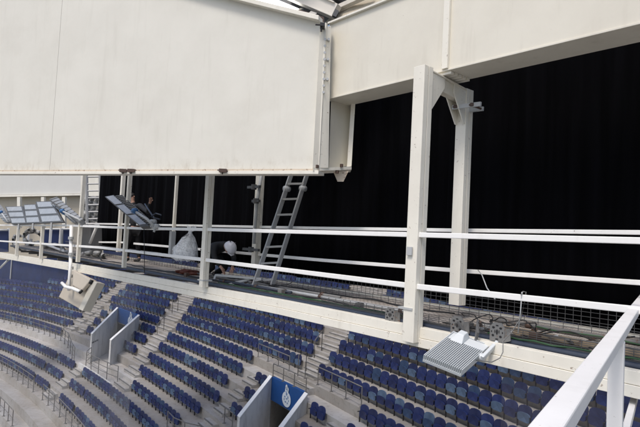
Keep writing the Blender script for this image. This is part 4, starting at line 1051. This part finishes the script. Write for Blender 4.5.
# ------------------------------------------------------------------ people
def skin_mesh(name, joints, edges, mat, parent, root=0, sub=2):
    me = bpy.data.meshes.new(name); me.from_pydata([j[0] for j in joints], edges, [])
    o = bpy.data.objects.new(name, me); C.objects.link(o)
    sk = o.modifiers.new('skin', 'SKIN'); sk.use_smooth_shade = True
    for i, j in enumerate(joints):
        r = j[1]; me.skin_vertices[0].data[i].radius = r if isinstance(r, tuple) else (r, r)
    me.skin_vertices[0].data[root].use_root = True
    sb = o.modifiers.new('sub', 'SUBSURF'); sb.levels = sub; sb.render_levels = sub
    me.materials.append(MATS[mat]); o.parent = parent
    o.matrix_parent_inverse = Matrix.Translation(-parent.location)
    return o
def person(label, J, look, gear, base):
    t = thing('person', base, label, 'person')
    J = {k: Vector(v) for k, v in J.items()}
    side = (J['shR'] - J['shL']).normalized()
    names = ['pelvis', 'waist', 'chest', 'neck', 'skull0', 'skull1']
    jt = [(J['pelvis'], (.13, .11)), (lerp(J['pelvis'], J['chest'], .45), (.12, .10)), (J['chest'], (.14, .11)), (J['neck'], .055), (lerp(J['neck'], J['head'], .6), .075), (J['head'], (.085, .095)), (J['head'] + (J['head'] - J['neck']).normalized() * .07, .07)]
    ed = [(0, 1), (1, 2), (2, 3), (3, 4), (4, 5), (5, 6)]
    for s in 'LR':
        b = len(jt)
        jt += [(J['sh' + s], .06), (J['el' + s], .042), (J['ha' + s], .028)]
        ed += [(2, b), (b, b + 1), (b + 1, b + 2)]
        d = (J['ha' + s] - J['el' + s]).normalized(); pm = len(jt); jt.append((J['ha' + s] + d * .07, (.036, .018))); ed.append((b + 2, pm))
        sd = d.cross(UZ).normalized() if abs(d.z) < .95 else side
        up = sd.cross(d).normalized()
        for i, (o_, L) in enumerate(((-.03, .07), (-.01, .085), (.012, .08), (.032, .06))):
            b2 = len(jt); bp = J['ha' + s] + d * .09 + sd * o_
            jt += [(bp, .009), (bp + d * L * .6 - up * .01, .0085), (bp + d * L * .9 - up * .035, .007)]; ed += [(pm, b2), (b2, b2 + 1), (b2 + 1, b2 + 2)]
        b2 = len(jt); jt += [(J['ha' + s] + d * .045 + sd * -.045, .011), (J['ha' + s] + d * .075 + sd * -.065, .009)]; ed += [(b + 2, b2), (b2, b2 + 1)]
        b = len(jt)
        jt += [(J['hip' + s], .085), (J['kn' + s], .058), (J['an' + s], .042), (J['to' + s], .035)]
        ed += [(0, b), (b, b + 1), (b + 1, b + 2), (b + 2, b + 3)]
    skin_mesh('body', jt, ed, 'skin', t)
    # clothes
    jt = [(J['pelvis'] + (J['chest'] - J['pelvis']) * .05, (.17, .14)), (lerp(J['pelvis'], J['chest'], .45), (.155, .135)), (J['chest'], (.18, .145)), (lerp(J['chest'], J['neck'], .7), .10), (lerp(J['chest'], J['neck'], 1.02), .078)]
    ed = [(0, 1), (1, 2), (2, 3), (3, 4)]
    for s in 'LR':
        b = len(jt); jt += [(J['sh' + s], .085), (lerp(J['sh' + s], J['el' + s], .5), .068), (J['el' + s], .06), (lerp(J['el' + s], J['ha' + s], .93), .042)]; ed += [(2, b), (b, b + 1), (b + 1, b + 2), (b + 2, b + 3)]
    skin_mesh('jacket', jt, ed, 'jacket', t)
    jt = [(J['pelvis'], (.155, .13))]; ed = []
    for s in 'LR':
        b = len(jt); jt += [(J['hip' + s], .105), (lerp(J['hip' + s], J['kn' + s], .5), .09), (J['kn' + s], .075), (lerp(J['kn' + s], J['an' + s], .9), .062)]; ed += [(0, b), (b, b + 1), (b + 1, b + 2), (b + 2, b + 3)]
    skin_mesh('trousers', jt, ed, 'trousers', t)
    for s in 'LR':
        d = (J['to' + s] - J['an' + s]); skin_mesh('boot', [(J['an' + s] + UZ * .06, .055), (J['an' + s] - UZ * .02, .055), (J['to' + s], (.05, .04))], [(0, 1), (1, 2)], 'boot', t)
    # face
    look = Vector(look).normalized(); hd_ = J['head']; upv = (J['head'] - J['neck']).normalized(); upv = (upv - look * upv.dot(look)).normalized(); sdv_ = look.cross(upv)
    m = MB(); m.prism([hd_ + look * .085 + upv * .02, hd_ + look * .085 + sdv_ * .014 - upv * .025, hd_ + look * .115 - upv * .022, hd_ + look * .085 - sdv_ * .014 - upv * .025], upv * .001); m.build('nose', 'skin', t)
    for sg in (-1, 1):
        for nm, off, rr, mt in (('eye', look * .082 + sdv_ * .032 * sg + upv * .02, .012, 'emblem_white'), ('ear', sdv_ * .088 * sg, .024, 'skin')):
            q = hd_ + off; m = MB(); m.tube([q - look * rr * .6, q, q + look * rr * .6], [rr * .6, rr, rr * .5], 8); m.build(nm, mt, t, True)
    m = MB(); q = hd_ + look * .086 - upv * .052; m.tube([q - sdv_ * .025, q + look * .004, q + sdv_ * .025], .006, 6); m.build('mouth', 'rust_steel', t, True)
    # helmet or hair: a dome
    bm = bmesh.new(); bmesh.ops.create_uvsphere(bm, u_segments=24, v_segments=14, radius=1)
    bmesh.ops.delete(bm, geom=[v for v in bm.verts if v.co.z < -.12], context='VERTS')
    B3 = Matrix((sdv_, look, upv)).transposed()
    rr = (.135, .160, .150) if gear == 'helmet' else (.096, .108, .108)
    for v in bm.verts: v.co = B3 @ Vector((v.co.x * rr[0], v.co.y * rr[1] - (.0 if gear == 'helmet' else .022), v.co.z * rr[2] + (.012 if gear == 'helmet' else .01)))
    me = bpy.data.meshes.new(gear); bm.to_mesh(me); bm.free(); me.materials.append(MATS['helmet_white' if gear == 'helmet' else 'hair'])
    me.polygons.foreach_set('use_smooth', [True] * len(me.polygons))
    o = bpy.data.objects.new(gear, me); C.objects.link(o); o.location = hd_ - t.location + upv * .02; o.parent = t
    so = o.modifiers.new('s', 'SOLIDIFY'); so.thickness = .008
    if gear == 'helmet':
        m = MB(); c_ = hd_ + upv * .02
        m.prism([c_ + look * .14 + sdv_ * .09, c_ + look * .205, c_ + look * .14 - sdv_ * .09, c_ + look * .10], upv * .01); m.build('helmet_peak', 'helmet_white', o and t)
        m = MB()
        for (u, v) in ((.5, .55), (-.45, .6), (.1, .2)): 
            q = c_ + (sdv_ * u * .13 + look * v * -.1 + upv * .14); m.tube([q, q + upv * .012 + look * .0], .014, 6)
        m.build('helmet_vent', 'floodlight_dark', t)
    return t
# crouching worker, head bowed, facing right along the deck
h = wc(PL(229.5, 247.5, 5.9)); ah, nh, zh = h
person('person in black jacket and white hard hat bent low on the deck',
       dict(pelvis=W(ah - .82, 5.95, -.40), chest=W(ah - .42, 5.93, -.22), neck=W(ah - .14, 5.92, -.24), head=W(ah - .02, 5.9, zh - .04),
            shL=W(ah - .34, 6.12, -.25), shR=W(ah - .34, 5.72, -.27), elL=W(ah - .18, 6.14, -.50), elR=W(ah - .20, 5.68, -.50), haL=W(ah + .02, 5.98, -.68), haR=W(ah - .02, 5.74, -.68),
            hipL=W(ah - .82, 6.07, -.46), hipR=W(ah - .82, 5.83, -.46), knL=W(ah - .42, 6.10, -.72), knR=W(ah - .45, 5.80, -.72), anL=W(ah - .86, 6.08, ZF + .06), anR=W(ah - .88, 5.82, ZF + .06), toL=W(ah - .70, 6.08, ZF + .03), toR=W(ah - .72, 5.82, ZF + .03)),
       UA * .75 - UZ * .75 - UN * .2, 'helmet', W(ah - .5, 5.9, ZF))
# standing worker behind the large tilted floodlight
H2 = PL(132, 197.5, 6.25); a2, n2, z2 = wc(H2)
person('person in black standing on the deck behind the tilted floodlight, one fist raised',
       dict(pelvis=W(a2 + .30, 6.30, ZF + .92), chest=W(a2 + .14, 6.30, z2 - .38), neck=W(a2 + .05, 6.27, z2 - .15), head=H2,
            shL=PL(131, 206, 6.1), shR=PL(140, 205.5, 6.2), elL=PL(134, 215, 5.7), elR=PL(148, 212, 5.95), haL=PL(133, 212, 5.5), haR=PL(150, 202, 5.9),
            hipL=W(a2 + .26, 6.20, ZF + .88), hipR=W(a2 + .34, 6.40, ZF + .88), knL=W(a2 + .16, 6.12, ZF + .48), knR=W(a2 + .30, 6.40, ZF + .48), anL=W(a2 + .26, 6.15, ZF + .07), anR=W(a2 + .42, 6.42, ZF + .07), toL=W(a2 + .14, 6.02, ZF + .03), toR=W(a2 + .30, 6.30, ZF + .03)),
       -UN * .5 + UA * .3 - UZ * .25, 'hair', W(a2, 6.3, ZF))
cable('lamp_cable', [PL(145, 204, 5.5), PL(150, 212, 5.4), PL(154, 218, 5.4), PL(160, 219.5, 5.4), PL(161, 215, 5.4), PL(156, 213.5, 5.4), PL(151, 217, 5.3)], .02, 'pipe_blue', 'looped blue grey cable beside the standing worker')

# ------------------------------------------------------------------ light
w = bpy.data.worlds.new('World'); scene.world = w; w.use_nodes = True
t = w.node_tree; bg = t.nodes['Background']; sky = t.nodes.new('ShaderNodeTexSky'); sky.sky_type = 'NISHITA'; sky.sun_disc = False
sdir = Vector((-.32, -.50, .95)).normalized()        # towards the sun: behind and left of the viewer
sky.sun_elevation = math.asin(sdir.z); sky.sun_rotation = math.atan2(sdir.x, sdir.y)
sky.dust_density = 3.; sky.air_density = 1.; sky.ozone_density = 1.
t.links.new(sky.outputs[0], bg.inputs['Color']); bg.inputs['Strength'].default_value = .15
sn = bpy.data.lights.new('sun', 'SUN'); sn.energy = 1.5; sn.angle = R(14); sn.color = (1., .955, .90)
so = bpy.data.objects.new('sun', sn); C.objects.link(so); so.rotation_euler = sdir.to_track_quat('Z', 'Y').to_euler()
vs = scene.view_settings; vs.view_transform = 'Standard'; vs.look = 'None'; vs.gamma = 1; vs.exposure = 0.32
vs.use_curve_mapping = False
